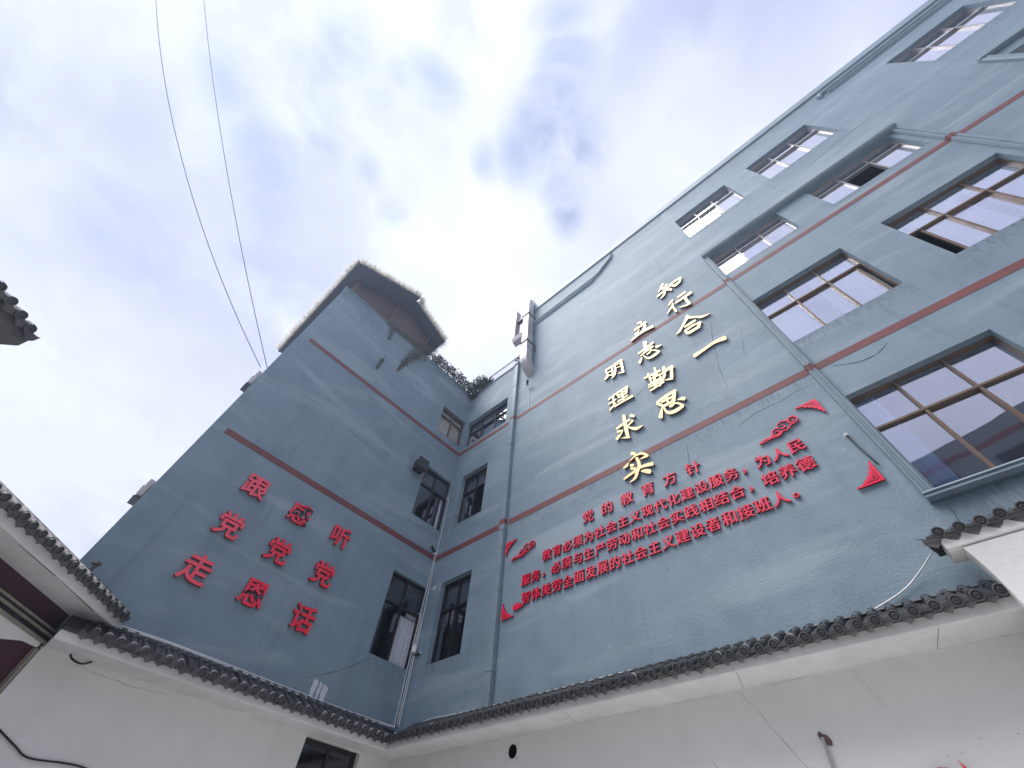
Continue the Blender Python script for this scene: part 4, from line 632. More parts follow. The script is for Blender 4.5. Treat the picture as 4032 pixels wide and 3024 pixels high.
# ------------------------------------------------------------------ free-standing white wall at the right edge
bw = thing('courtyard_wall', 'white courtyard wall with its own tiled coping at the right edge, standing before the long wall', 'wall', (10, -.52, 0))
FC = Fr(0, -.45, 0)   # its front lies at o = .16 of this frame
mb = MB(); secs = [(0, 8.565, .610), (3.30, 8.562, .610), (3.50, 8.558, .612), (3.64, 8.548, .620), (3.76, 8.532, .634), (3.858, 8.51, .648)]; vs = []
for z, x, y in secs: vs += [(x, -y, z), (15, -y, z), (15, -.45, z), (x, -.45, z)]
mb.add(vs, [(4*i+k, 4*i+(k+1) % 4, 4*i+4+(k+1) % 4, 4*i+4+k) for i in range(len(secs)-1) for k in range(4)]+[(0, 1, 2, 3)]); mb.build('wall_body', 'white', bw, bw, smooth=True)
mb = MB(); mb.prism(W, [(.62, 3.86), (.655, 3.875), (.655, 3.975), (.38, 3.975), (.40, 3.86)], 8.41, 15.1); sl = mb.build('coping_slab', 'plaster', bw, bw, bevel=.006)
mb = MB(); mb.prism(W, [(.69, 3.978), (.69, 3.995), (.50, 4.10), (.34, 3.995), (.34, 3.978)], 8.36, 15.1); mb.build('tile_bed', 'tile', bw, bw)
def mesh_short(src, y_cut): return src
u = 8.44
FCt = Fr(0, -.16, 0)
for k in range(14):
    j = lambda q=.006: random.uniform(-q, q)
    inst('drip_tile', TM['drip%d' % random.randrange(3)], sl, bw, FCt(u-.075+j(), 0, 3.985), 0, extra=(j(.012), j(.1)))
    p = FCt(u+j(), 0, 4.01)
    m_ = MB(); 
    inst('end_disc', TM['disc%d' % (k % 3)], sl, bw, p, 0, extra=(j(.01), j(.15)))
    o = inst('tube_tile', TM['tube%d' % (k % 3)], sl, bw, p+Vector((0, -.34, .0)), 0, extra=(j(.01), j(.03))); o.scale = (1, .38, .38)
    u += SP
# end tiles on the left face of the coping
m = MB(); m.tube([(8.40, -.64, 3.99), (8.37, -.56, 4.02), (8.37, -.46, 4.02), (8.40, -.38, 3.99)], .04, 8); m.build('end_tile', 'tile', bw, bw, smooth=True)

# ------------------------------------------------------------------ opposite building, seen only mirrored in the windows
opp = thing('opposite_building', 'grey building across the courtyard, seen mirrored in the lowest big window', 'building', (20, -14, 0))
FO = Fr(6.0, -16.4, 15.7+180)
mb = MB(); FOx = lambda u, o, z: Vector((6+u*.963-o*.27, -16.4+u*.271-(-o)*.963, z))
mb.box(FOx, (0, -6, 0), (34, 0, 15.0)); mb.build('wall', 'opp', opp, opp)
mb = MB(); mb.box(FOx, (0, .003, 14.15), (34, .02, 14.38)); mb.build('painted_band', 'band', opp, opp)
for k in range(10):
    for z in (4.7, 8.2, 11.9):
        MB().box(FOx, (1+3.3*k, .002, z), (3.2+3.3*k, .03, z+1.8)).build('window', 'black', opp, opp)

# ------------------------------------------------------------------ downpipe
dp = thing('downpipe', 'square blue-painted rain downpipe on the joint between wing and tall building', 'drainpipe', (2.31, -.05, 3.9))
segs = [3.80, 4.30, 5.62, 6.96, 8.27, 9.59, 10.9, 12.20, 13.45]
for i, (a, b) in enumerate(zip(segs, segs[1:])):
    mb = MB(); cuts = [(a, b, 0)]
    for z0, z1 in ((7.075, 7.21), (10.575, 10.705)):
        cuts = [c for (p, q, mi) in cuts for c in (([(p, z0, mi), (z0, z1, 1), (z1, q, mi)]) if p < z0 and q > z1 else [(p, q, mi)])]
    sh = .004*(i % 2)
    for (p, q, mi) in cuts: mb.box(FB, (2.235-sh, .012, p), (2.375+sh, .10+sh, q), mi)
    mb.build('pipe_section', ['trim', 'band'], dp, dp)
for z in segs[1:-1]: MB().box(FB, (2.222, .006, z-.012), (2.388, .108, z+.012)).build('pipe_joint', 'trim', dp, dp, bevel=.004)
MB().box(FB, (2.20, .004, 13.45), (2.40, .13, 13.60)).build('hopper', 'trim', dp, dp, bevel=.01)

# ------------------------------------------------------------------ horizontal conduit mouldings near the roof
def conduit(name, label, path, r, F=FB, o=.05):
    mb = MB(); t = tag(MB().tube([F(u, o, z) for u, z in path], r, 10).build(name, 'pipe', smooth=True, loc=F(*((path[0][0], 0, path[0][1])))), label, 'pipe', 'painted pipes under the roof edge'); return t
conduit('roof_pipe', 'blue-painted pipe, upper of the pair just right of the metal duct', [(2.95, 15.78), (5.75, 15.78), (5.95, 15.86), (6.55, 16.42), (6.62, 16.62)], .045)
conduit('roof_pipe', 'blue-painted pipe, lower of the pair just right of the metal duct', [(2.95, 15.62), (5.6, 15.62), (5.72, 15.66)], .03)
conduit('roof_pipe', 'blue-painted pipe with a rounded end near the top right windows', [(13.62, 16.36), (13.55, 16.44), (13.62, 16.52), (13.8, 16.53), (24, 16.53)], .045)
conduit('roof_pipe', 'blue-painted pipe running under the round-ended pipe at top right', [(13.75, 16.33), (24, 16.33)], .03)

# ------------------------------------------------------------------ sheet metal duct at the end of the tall building
du = thing('metal_duct', 'tall pale sheet-metal ventilation duct hung on the corner of the tall building', 'duct', (2.88, -.2, 12.4))
x0, x1, oo = 2.74, 3.02, .40
ys = [12.95, 13.55, 14.0, 14.75, 14.95, 15.15, 15.4, 16.05, 16.95]
for a, b in zip(ys, ys[1:]): MB().box(FB, (x0, .12, a+.004), (x1, oo, b-.004)).build('duct_section', 'duct', du, du, bevel=.006)
for z in ys[1:-1]: MB().box(FB, (x0-.008, .112, z-.007), (x1+.008, oo+.008, z+.007)).build('duct_flange', 'dark' if z in (14.0, 16.05) else 'duct', du, du)
prof = [(oo, 12.946), (.12, 12.946), (.0, 12.75), (-.2, 12.60), (-.2, 12.32), (.0, 12.38), (.10, 12.46), (.22, 12.56), (.31, 12.68), (.37, 12.80)]
MB().prism(FB, prof, x0, x1).build('duct_elbow', 'duct', du, du)
prof = [(oo, 16.955), (.12, 16.955), (.12, 17.24), (-.4, 17.24), (-.4, 17.52), (.14, 17.50), (.27, 17.42), (.36, 17.28), (.40, 17.12)]
MB().prism(FB, prof, x0, x1).build('duct_elbow', 'duct', du, du)
for z in (14.0, 16.05):
    mb = MB(); mb.box(FB, (x1+.001, .005, z-.02), (x1+.03, oo+.03, z+.015)); mb.box(FB, (x0-.03, .005, z-.02), (x0-.001, oo+.03, z+.015)); mb.box(FB, (x0-.03, oo+.009, z-.02), (x1+.03, oo+.03, z+.015)); mb.box(FB, (x1+.03, .003, z-.42), (x1+.055, .03, z+.015)); mb.build('bracket', 'dark', du, du)
du2 = thing('side_duct', 'slim pale duct panel hanging left of the tall metal duct', 'duct', (2.3, -.1, 14.6))
mb = MB(); mb.box(FB, (2.30, .22, 14.75), (2.42, .46, 16.9)); mb.build('duct_section', 'duct', du2, du2, bevel=.006)
mb = MB(); mb.prism(FB, [(.22, 14.746), (.46, 14.746), (.40, 14.55), (.22, 14.45)], 2.30, 2.73); mb.build('duct_elbow', 'duct', du2, du2)
mb = MB(); mb.box(FB, (2.425, .25, 15.95), (2.735, .40, 16.02)); mb.build('bracket', 'dark', du2, du2)

# ------------------------------------------------------------------ roof terrace railing
rl = thing('terrace_railing', 'pale steel railing on the terrace edge between the shrub and the duct', 'railing', (1.5, -.02, 13.64))
for z, r in ((14.13, .016), (14.06, .010), (13.70, .010)): MB().tube([FB(.75, .0, z), FB(2.40, .0, z)], r, 6).build('rail', 'rail', rl, rl)
u = .80
while u < 2.36: MB().tube([FB(u, 0, 13.64), FB(u, 0, 14.06)], .009, 5).build('baluster', 'rail', rl, rl); u += .085
MB().box(FB, (.76, -.02, 13.64), (.80, .02, 14.15)).build('post', 'rail', rl, rl); MB().box(FB, (2.37, -.02, 13.64), (2.40, .02, 14.15)).build('post', 'rail', rl, rl)
pts = [FB(2.24+.075*math.cos(a), .03, 13.93+.10*math.sin(a)) for a in [i*math.pi/8 for i in range(17)]]
tag(MB().tube(pts, .028, 6).build('hose_ring', 'wood', loc=(2.24, -.03, 13.93)), 'brown ring wreath hanging on the terrace railing by the duct', 'ring')

# ------------------------------------------------------------------ thatched hut on the wing roof
hut = thing('thatched_hut', 'thatched hut with woven reed walls standing on the roof of the left wing', 'hut', (-2, -3.9, 13.66))
XF, XR, XB = .58, .36, -4.6
ev, rd = (-5.86, 14.30), (-3.62, 15.42); er = (-2.02, 14.62)
def slope(y0, z0, y1, z1, x0, x1, th):
    m = MB(); n = Vector((0, -(z1-z0), (y1-y0))).normalized()*th
    if n.z < 0: n = -n
    a, b, c, d = Vector((x0, y0, z0)), Vector((x1, y0, z0)), Vector((x1, y1, z1)), Vector((x0, y1, z1))
    m.add([a, b, c, d, a+n, b+n, c+n, d+n], [(0, 1, 2, 3), (7, 6, 5, 4), (0, 4, 5, 1), (1, 5, 6, 2), (2, 6, 7, 3), (3, 7, 4, 0)]); return m
slope(*ev, *rd, XB, XF, .15).build('roof_slope', 'thatch', hut, hut)
slope(*er, *rd, XB, XR, .15).build('roof_slope', 'thatch', hut, hut)
fr = MB()
def blade(p, d, l, w):
    d = d.normalized(); sx = d.cross(Vector((random.uniform(-1, 1), random.uniform(-1, 1), random.uniform(-.3, 1)))).normalized()*w
    e = p+d*l+Vector((random.uniform(-.02, .02),)*3); fr.add([p-sx, p+sx, e+sx*.3, e-sx*.3], [(0, 1, 2, 3)])
def edge(p0, p1, out_, n, l0=.10, l1=.24):
    for i in range(n):
        t = random.random(); p = p0.lerp(p1, t)+Vector((random.uniform(-.03, .03), random.uniform(-.03, .03), random.uniform(-.02, .12)))
        blade(p, out_+Vector((random.uniform(-.25, .25), random.uniform(-.25, .25), random.uniform(-.3, .25))), random.uniform(l0, l1), random.uniform(.008, .016))
edge(Vector((XB, ev[0], ev[1]+.03)), Vector((XF, ev[0], ev[1]+.03)), Vector((.1, -1, -.05)), 1300)
edge(Vector((XF, ev[0], ev[1]+.03)), Vector((XF, rd[0], rd[1]+.05)), Vector((1, -.35, .15)), 700, .10, .24)
edge(Vector((XF, rd[0], rd[1]+.03)), Vector((XR, rd[0]+.15, rd[1]-.03)), Vector((.6, .9, .1)), 160)
edge(Vector((XR, rd[0]+.1, rd[1]+.0)), Vector((XR, er[0], er[1]+.05)), Vector((1, .4, .15)), 520, .10, .24)
edge(Vector((XB, er[0], er[1]+.03)), Vector((XR, er[0], er[1]+.03)), Vector((.1, 1, -.05)), 900)
fr.build('thatch_fringe', 'straw', hut, hut, kind='stuff')
def rz(y): return ev[1]+(y-ev[0])*(rd[1]-ev[1])/(rd[0]-ev[0]) if y < rd[0] else er[1]+(y-er[0])*(rd[1]-er[1])/(rd[0]-er[0])
for y in (-5.46, -3.98, -2.48): MB().box(W2, (-.12, y-.045, 13.66), (-.03, y+.045, rz(y)-.01)).build('post', 'wood', hut, hut, bevel=.008)
mb = MB()
ys_ = [-5.50, -4.8, -4.1, rd[0], -3.0, -2.50]
for a, b in zip(ys_, ys_[1:]):
    mb.add([W2(-.14, a, 13.66), W2(-.14, b, 13.66), W2(-.14, b, rz(b)-.015), W2(-.14, a, rz(a)-.015), W2(-.18, a, 13.66), W2(-.18, b, 13.66), W2(-.18, b, rz(b)-.015), W2(-.18, a, rz(a)-.015)], [(0, 1, 2, 3), (4, 5, 6, 7), (0, 1, 5, 4), (3, 2, 6, 7)])
mb.box(W2, (-4.4, -2.54, 13.66), (-.18, -2.50, rz(-2.5)-.015)); mb.box(W2, (-4.4, -5.50, 13.66), (-.18, -5.46, rz(-5.46)-.03))
mb.build('woven_wall', 'reed', hut, hut)
for y0_, y1_ in ((-5.42, -4.03), (-3.93, -2.53)): MB().box(W2, (-.11, y0_, 13.70), (-.05, y1_, 13.76)).build('beam', 'wood', hut, hut)

# ------------------------------------------------------------------ planting on the parapets
def plant(name, label, lm, blobs, n, size, stems=(), loc=(0, 0, 0), flowers=0):
    t = thing(name, label, 'plant', loc); mb = MB()
    tot = sum(b[3] for b in blobs)
    fl = MB()
    for i in range(n):
        r_ = random.uniform(0, tot)
        for b in blobs:
            r_ -= b[3]
            if r_ <= 0: break
        c = Vector(b[0]); e = Vector(b[1]); t_ = random.random(); p = c.lerp(e, t_)
        rr = b[2][0]+(b[2][1]-b[2][0])*t_
        p += Vector((random.gauss(0, 1), random.gauss(0, 1), random.gauss(0, 1))).normalized()*rr*random.random()**.45
        a = Vector((random.gauss(0, 1), random.gauss(0, 1), random.gauss(0, .7))).normalized(); c2 = a.cross(Vector((random.gauss(0, 1), random.gauss(0, 1), random.gauss(0, 1)))).normalized()
        s = size*random.uniform(.6, 1.4); tgt = fl if flowers and random.random() < flowers else mb
        tgt.add([p, p+a*s*.5+c2*s*.28, p+a*s, p+a*s*.5-c2*s*.28], [(0, 1, 2, 3)])
    mb.build('leaves', lm, t, t, kind='stuff')
    if fl.v: fl.build('flowers', 'flower', t, t, kind='stuff')
    sm = MB()
    for s in stems: sm.tube(s, .008, 4)
    if stems: sm.build('stems', 'stem', t, t)
    return t
def st(a, b, k=3):
    a, b = Vector(a), Vector(b); P = [a]
    for i in range(1, k+1): P.append(a.lerp(b, i/k)+Vector((random.uniform(-.05, .05),)*3))
    return P
plant('climbing_shrub', 'pale grey creeper spilling along the wing parapet beneath the hut', 'leafgrey', [((.06, -4.0, 13.62), (.06, -2.7, 13.70), (.07, .14), 3), ((.1, -2.8, 13.7), (.08, -2.2, 13.95), (.14, .20), 3), ((.03, -3.75, 13.5), (.02, -3.68, 12.95), (.12, .04), .9)], 1500, .05, [st((-.05, -3.9, 13.66), (.1, -2.9, 13.8)), st((-.05, -2.6, 13.66), (.1, -2.2, 14.1))], (0, -3, 13.66), .03)
plant('flowering_vine', 'green vine with pink flowers hanging down the wing wall below the hut', 'leaf', [((.06, -2.45, 13.52), (.06, -2.72, 13.10), (.30, .28), 3), ((.06, -2.72, 13.05), (.03, -2.93, 12.35), (.26, .09), 2.2), ((.03, -2.93, 12.3), (.02, -2.97, 11.95), (.05, .03), .5)], 1500, .045, [st((0, -2.5, 13.6), (.03, -2.97, 11.95), 6)], (0.03, -2.7, 13.6), .10)
plant('small_creeper', 'small separate tuft of green creeper on the wing wall left of the flowering vine', 'leaf', [((.03, -3.52, 11.95), (.03, -3.56, 11.42), (.025, .045), 1)], 130, .05, [st((.015, -3.5, 12.2), (.02, -3.55, 11.5), 4)], (.02, -3.54, 11.8))
plant('parapet_shrub', 'sparse leafy shrubs in a row along the low wing parapet towards the corner', 'leafgrey', [((.04, -2.1, 13.85), (.04, -1.2, 13.90), (.20, .24), 2), ((.04, -1.2, 13.90), (.04, -.2, 13.85), (.24, .24), 2.4), ((-.05, -1.9, 14.0), (-.05, -1.6, 14.25), (.15, .15), .5), ((0, -.9, 14.0), (0, -.6, 14.2), (.2, .1), .5)], 1300, .085, [st((-.05, -1.8, 13.66), (.0, -1.7, 14.3)), st((-.05, -.8, 13.66), (0, -.7, 14.3)), st((-.05, -1.3, 13.66), (0, -1.2, 14.0))], (0, -1.2, 13.66), .03)
plant('corner_shrub', 'dense dark green shrub growing in the roof corner beside the terrace railing', 'leafdark', [((.1, -.1, 13.70), (.55, -.08, 13.98), (.26, .30), 3), ((.2, 0, 14.1), (.45, 0, 14.35), (.28, .22), 2), ((.05, -.1, 13.55), (.3, -.08, 13.5), (.15, .12), .8), ((.6, -.05, 13.8), (1.0, -.03, 13.75), (.2, .10), 1)], 1500, .085, [st((.1, 0, 13.6), (.2, 0, 14.3)), st((.3, 0, 13.6), (.5, 0, 14.4)), st((.5, 0, 13.6), (.9, 0, 13.9))], (.3, 0, 13.64))

# ------------------------------------------------------------------ cables in the sky
def cat(P, k=8):
    P = [Vector(p) for p in P]; out = []
    for i in range(len(P)-1):
        p0, p1, p2, p3 = P[max(i-1, 0)], P[i], P[i+1], P[min(i+2, len(P)-1)]
        for j in range(k):
            t = j/k; out.append(.5*((2*p1)+(-p0+p2)*t+(2*p0-5*p1+4*p2-p3)*t*t+(-p0+3*p1-3*p2+p3)*t**3))
    return out+[P[-1]]
def span(x0, y0, z0, x1, y1, b_, c_, n=40, s1=1.45): return [(x0+(x1-x0)*s, y0+(y1-y0)*s, z0+b_*s+c_*s*s) for s in (s1*i/n for i in range(n+1))]
tag(MB().tube(span(-.1, -5.75, 9.01, 1.12, -14.17, 4.89, 2.66), .009, 5).build('overhead_wire', 'wire', loc=(-.1, -5.75, 9.01)), 'left and more bowed of the two wires crossing the sky', 'wire', 'wires crossing the sky')
tag(MB().tube(span(-.1, -5.64, 9.1, 1.34, -14.33, 8.5, 1.06), .009, 5).build('overhead_wire', 'wire', loc=(-.1, -5.64, 9.1)), 'right and straighter of the two wires crossing the sky', 'wire', 'wires crossing the sky')

# ------------------------------------------------------------------ wall-mounted bits
def unit(z0, z1, lab):
    t = thing('wall_unit', lab, 'air conditioner', (-.6, -5.7, z0), 'units hung on the end of the wing')
    MB().box(W2, (-.40, -5.725, z0), (-.03, -5.645, z1)).build('casing', 'duct', t, t, bevel=.01)
    for z in (z0-.03, (z0+z1)/2): MB().box(W2, (-.35, -5.74, z), (-.06, -5.645, z+.02)).build('bracket', 'dark', t, t)
unit(5.43, 5.74, 'grey wall unit poking out past the left end of the wing, lower one'); unit(8.42, 8.86, 'grey wall unit poking out past the left end of the wing, below the wires')
t = thing('exhaust_hood', 'black box exhaust hood beside the middle window of the wing wall', 'vent', (.15, -1.3, 9.1))
m = MB(); m.box(FA, (-1.42, .06, 8.98), (-1.14, .30, 9.30)); m.build('hood_box', 'black', t, t, bevel=.012)
MB().box(FA, (-1.45, .302, 9.0), (-1.11, .33, 9.33)).build('hood_mouth', 'dark', t, t, bevel=.008); MB().box(FA, (-1.32, .002, 9.05), (-1.22, .06, 9.2)).build('bracket', 'dark', t, t)
def cctv(lab, p, d, cab):
    t = thing('security_camera', lab, 'camera', p); p = Vector(p); d = Vector(d).normalized()
    MB().tube([p, p+d*.16], .035, 10).build('camera_body', 'black', t, t); MB().tube([p-d*.04, p-d*.002], [.03, .036], 10).build('camera_back', 'cable', t, t)
    MB().tube([p-Vector((0, 0, .06)), p-Vector((0, 0, .03))-d*.03], .02, 6).build('camera_arm', 'cable', t, t); return t
cctv('small black security camera in the inner corner at the lower red band', (.07, -.12, 7.24), (.1, -.5, .25), 0)
cctv('small dark security camera on the wall beneath the metal duct', (2.84, -.09, 11.80), (.35, -.35, .35), 0)
t = thing('round_vent', 'small white ring vent on the blue wall near the inner corner', 'vent', (.22, -.01, 6.36))
pts = [FB(.22+.035*math.cos(a), .012, 6.36+.035*math.sin(a)) for a in [i*math.pi/6 for i in range(13)]]; MB().tube(pts, .012, 5).build('ring', 'cable', t, t)
t = thing('bracket_lamp', 'little white lamp on a bracket by the corner cables', 'lamp', (.08, -.05, 5.1)); MB().tube([(.06, -.07, 5.06), (.06, -.07, 5.20)], [.045, .03], 8).build('lamp_body', 'cable', t, t); MB().box(FB, (.04, .002, 5.01), (.22, .05, 5.035)).build('bracket', 'dark', t, t); MB().tube([(.24, -.002, 5.03), (.24, -.03, 5.03)], .018, 8).build('knob', 'cable', t, t)
def cable(lab, pts, r=.011, m_='cable', grp=None, name='cable', k=6): return tag(MB().tube(cat(pts, k), r, 6).build(name, m_, smooth=True, loc=pts[0]), lab, 'cable', grp)
cable('white conduit climbing the inner corner, right one of the pair', [(.10, -.05, 3.86), (.09, -.04, 5.0), (.08, -.04, 5.8), (.05, -.04, 7.2), (.05, -.04, 8.80), (.01, -.10, 8.85)], .0075)
cable('white conduit climbing the inner corner from the eave to the camera', [(.03, -.10, 3.86), (.03, -.10, 5.0), (.03, -.09, 5.75), (.04, -.07, 7.18)], .007)
cable('white conduit hooked over the wing window beside the corner', [(.04, -.05, 3.90), (.045, -.05, 5.2), (.04, -.06, 5.74), (.03, -.14, 5.79)], .0075)
cable('upper white conduit along the top of the wing eave', [(.03, -4.80, 3.85), (.03, -4.0, 3.87), (.03, -2.6, 3.86), (.03, -1.7, 3.85), (.03, -1.0, 3.85), (.05, -.1, 3.86)], .0075)
cable('lower white conduit sagging along the wing eave', [(.04, -4.85, 3.82), (.04, -4.0, 3.85), (.04, -2.6, 3.83), (.05, -1.7, 3.81), (.06, -1.1, 3.80), (.06, -.1, 3.85)], .0075)
cable('white conduit along the left half of the long eave', [(.75, -.03, 3.86), (1.1, -.05, 3.86), (1.6, -.07, 3.83), (3.0, -.07, 3.82), (5.0, -.07, 3.82)], .0075)
cable('white cable swinging from the long eave up to the courtyard wall', [(7.62, -.03, 3.82), (7.95, -.03, 3.92), (8.17, -.06, 4.03), (8.38, -.2, 4.12), (8.42, -.40, 4.04)], .0075)
cable('thin black pipe lying on top of the long eave', [(.5, -.04, 3.835), (2.5, -.045, 3.80), (5, -.045, 3.80), (8.3, -.045, 3.80)], .018, 'black')
cable('black cable sagging over the white wall at lower left', [(.02, -5.05, 2.69), (.02, -4.82, 2.60), (.02, -4.64, 2.54), (.02, -4.32, 2.56), (.02, -4.1, 2.56), (.02, -3.7, 2.50)], .010, 'black')
cable('white lead below the camera under the metal duct', [(2.86, -.015, 11.76), (2.87, -.015, 11.42), (2.87, -.012, 10.9), (2.87, -.012, 10.72)], .007)
cable('loop of black cable hanging where gate and wing walls meet', [(.05, -5.0, 3.46), (.12, -4.95, 3.38), (.12, -4.82, 3.36), (.04, -4.72, 3.44)], .012, 'black')
t = thing('wire_stub', 'white junction box with two black wires left of the big window', 'junction box', (8.47, -.02, 5.82))
MB().box(FB, (8.455, .001, 5.80), (8.49, .025, 5.84)).build('box', 'cable', t, t); MB().tube(cat([(8.47, -.03, 5.82), (8.475, -.05, 5.55), (8.52, -.03, 5.26)]), .005, 5).build('wire', 'black', t, t); MB().tube(cat([(8.475, -.03, 5.81), (8.495, -.045, 5.55), (8.53, -.03, 5.25)]), .005, 5).build('wire', 'black', t, t)
t = thing('wall_port', 'round black port in the white wall below the long eave', 'vent', (2.835, 0, 3.255))
n = 20; ring_o = [FB(2.835+.0925*math.cos(2*math.pi*k/n), .006, 3.255+.0925*math.sin(2*math.pi*k/n)) for k in range(n)]
sq = []
m = MB(); Rr = .078
outer = []; 
for k in range(n):
    a = 2*math.pi*k/n; c_, s_ = math.cos(a), math.sin(a); q = .085/max(abs(c_), abs(s_)); outer.append((2.835+c_*q*1.02, 3.255+s_*q*1.02))
inner = [(2.835+Rr*math.cos(2*math.pi*k/n), 3.255+Rr*math.sin(2*math.pi*k/n)) for k in range(n)]
m.add([FB(u, .0015, z) for u, z in outer]+[FB(u, .0015, z) for u, z in inner]+[FB(u, -.16, z) for u, z in inner], [(k, (k+1) % n, (k+1) % n+n, k+n) for k in range(n)], 0)
b = len(m.v)-3*n; m.f += [(b+n+k, b+n+(k+1) % n, b+2*n+(k+1) % n, b+2*n+k) for k in range(n)]+[tuple(b+2*n+k for k in range(n))]; m.m += [1]*(n+1)
m.build('sleeve', ['white', 'black'], t, t)
t = thing('pipe_stub', 'grey-brown plug with a pale pipe running down the white wall', 'pipe', (6.71, -.01, 2.93))
P = [(-.045, .03), (-.03, .055), (-.012, .045), (.0, .03), (.03, .02), (.05, -.02), (.045, -.05), (.02, -.055), (-.01, -.04), (-.035, -.01)]
MB().plate(FB, [(6.715+a, 2.94+b) for a, b in P], .001, .012).build('plug', 'wood', t, t, bevel=.003); MB().tube([FB(6.705, .03, 2.945), FB(6.69, .03, 2.80), FB(6.60, .03, 1.6)], .014, 8).build('pipe', 'duct', t, t)

# ------------------------------------------------------------------ thin bluish volume added to imitate lens glare
hz = MB().box(W2, (-40, -60, -1), (60, 40, 27)).build('glare_veil', 'white', kind='stuff')
hm = bpy.data.materials.new('glare_veil_volume'); hm.use_nodes = True; t_ = hm.node_tree; t_.nodes.clear()
vo = t_.nodes.new('ShaderNodeVolumePrincipled'); vo.inputs['Color'].default_value = (.62, .76, 1, 1); vo.inputs['Density'].default_value = .0055; vo.inputs['Anisotropy'].default_value = .55
om = t_.nodes.new('ShaderNodeOutputMaterial'); t_.links.new(vo.outputs[0], om.inputs['Volume']); hz.data.materials.clear(); hz.data.materials.append(hm)
# ------------------------------------------------------------------ raised lettering
def proj(F, u, z, o=.03):
    """position read on the wall surface -> position of the letter's front face, a little proud of it"""
    cu, dist = (CAM[0], -CAM[1]) if F is FB else (CAM[1], CAM[0])
    return u+(cu-u)*o/dist, z-(z-CAM[2])*o/dist
GL = {}
def glyph(ch, size, bold, fat_x, depth):
    """font outline -> extruded mesh data in (u,o,z), centred; fat_x thickens the uprights only"""
    key = (ch, size, bold, fat_x, depth)
    if key in GL: return GL[key]
    c = bpy.data.curves.new('glyph', 'FONT'); c.body = ch; c.size = size; c.extrude = depth/2; c.offset = bold; c.resolution_u = 3
    o = bpy.data.objects.new('glyph', c); COL.objects.link(o); bpy.context.view_layer.update()
    me = bpy.data.meshes.new_from_object(o.evaluated_get(bpy.context.evaluated_depsgraph_get()))
    V = [v.co.copy() for v in me.vertices]; Fc = [(tuple(p.vertices), abs(p.normal.z) < .5) for p in me.polygons]
    bpy.data.objects.remove(o); bpy.data.curves.remove(c); bpy.data.meshes.remove(me)
    if ch in '，。': cx, cy = min(v.x for v in V)*.5+max(v.x for v in V)*.5, min(v.y for v in V)*.5+max(v.y for v in V)*.5
    else: cx, cy = min(v.x for v in V)*.5+max(v.x for v in V)*.5, min(v.y for v in V)*.5+max(v.y for v in V)*.5
    GL[key] = (V, Fc, cx, cy); return GL[key]
def letter(F, ch, u, z, size, bold, label, group, mats, depth=.04, fat_x=0, tilt=0, name='raised_character'):
    V, Fc, cx, cy = glyph(ch, size, bold, fat_x, depth)
    u, z = proj(F, u, z, depth)
    loc = F(u, 0, z); me = bpy.data.meshes.new(name); vs = []; fs = []; mi = []
    shifts = [(0, 0)] if not fat_x else [(-fat_x, .0015), (0, -.0015), (fat_x, .0015)]
    for k, (sh, sv) in enumerate(shifts):
        b = len(vs)
        for v in V:
            o = (v.z+depth/2)+.004+(.0012*k)
            vs.append(F(u+(v.x-cx)+sh+tilt*(v.y-cy), o, z+(v.y-cy)+sv)-loc)
        for f, side in Fc: fs.append(tuple(i+b for i in f)); mi.append(1 if side else 0)
    me.from_pydata(vs, [], fs); me.materials.append(M[mats[0]]); me.materials.append(M[mats[1]]); me.polygons.foreach_set('material_index', mi); me.update()
    o = bpy.data.objects.new(name, me); COL.objects.link(o); o.location = loc
    return tag(o, label, 'character', group)
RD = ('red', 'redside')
# the nine big red characters on the wing: three columns read right to left
W9 = [('跟', -4.35, 6.47), ('党', -4.34, 5.65), ('走', -4.36, 4.84), ('感', -3.39, 6.45), ('党', -3.40, 5.64), ('恩', -3.41, 4.86), ('听', -2.43, 6.45), ('党', -2.45, 5.64), ('话', -2.45, 4.83)]
for i, (ch, u, z) in enumerate(W9):
    col = ('left', 'middle', 'right')[i//3]; row = ('top', 'middle', 'bottom')[i % 3]
    letter(FA, ch, u, z, .445, .0095, 'big red raised character %s, %s of the %s column on the wing wall' % (ch, row, col), 'big red characters on the wing wall', RD, depth=.055)
# twelve gold brush characters
order = [('知', 'right', 'top'), ('行', 'right', 'second'), ('合', 'right', 'third'), ('一', 'right', 'bottom'), ('立', 'middle', 'top'), ('志', 'middle', 'second'), ('勤', 'middle', 'third'), ('思', 'middle', 'bottom'), ('明', 'left', 'top'), ('理', 'left', 'second'), ('求', 'left', 'third'), ('实', 'left', 'bottom')]
for ch, col, row in order:
    polys = [[(p[i], p[i+1]) for i in range(0, len(p), 2)] for p in GOLD[ch]]
    A_ = [q for p in polys for q in p]; cx = sum(a for a, b in A_)/len(A_); cz = sum(b for a, b in A_)/len(A_)
    mb = MB()
    for k, p in enumerate(polys): mb.plate(FB, p, .012, .045+.0007*k, 0, side=1)
    o = mb.build('raised_character', ['gold', 'goldside'], loc=FB(cx, 0, cz))
    tag(o, 'gold brush-style character %s, %s of the %s gold column' % (ch, row, col), 'character', 'gold characters on the long wall')
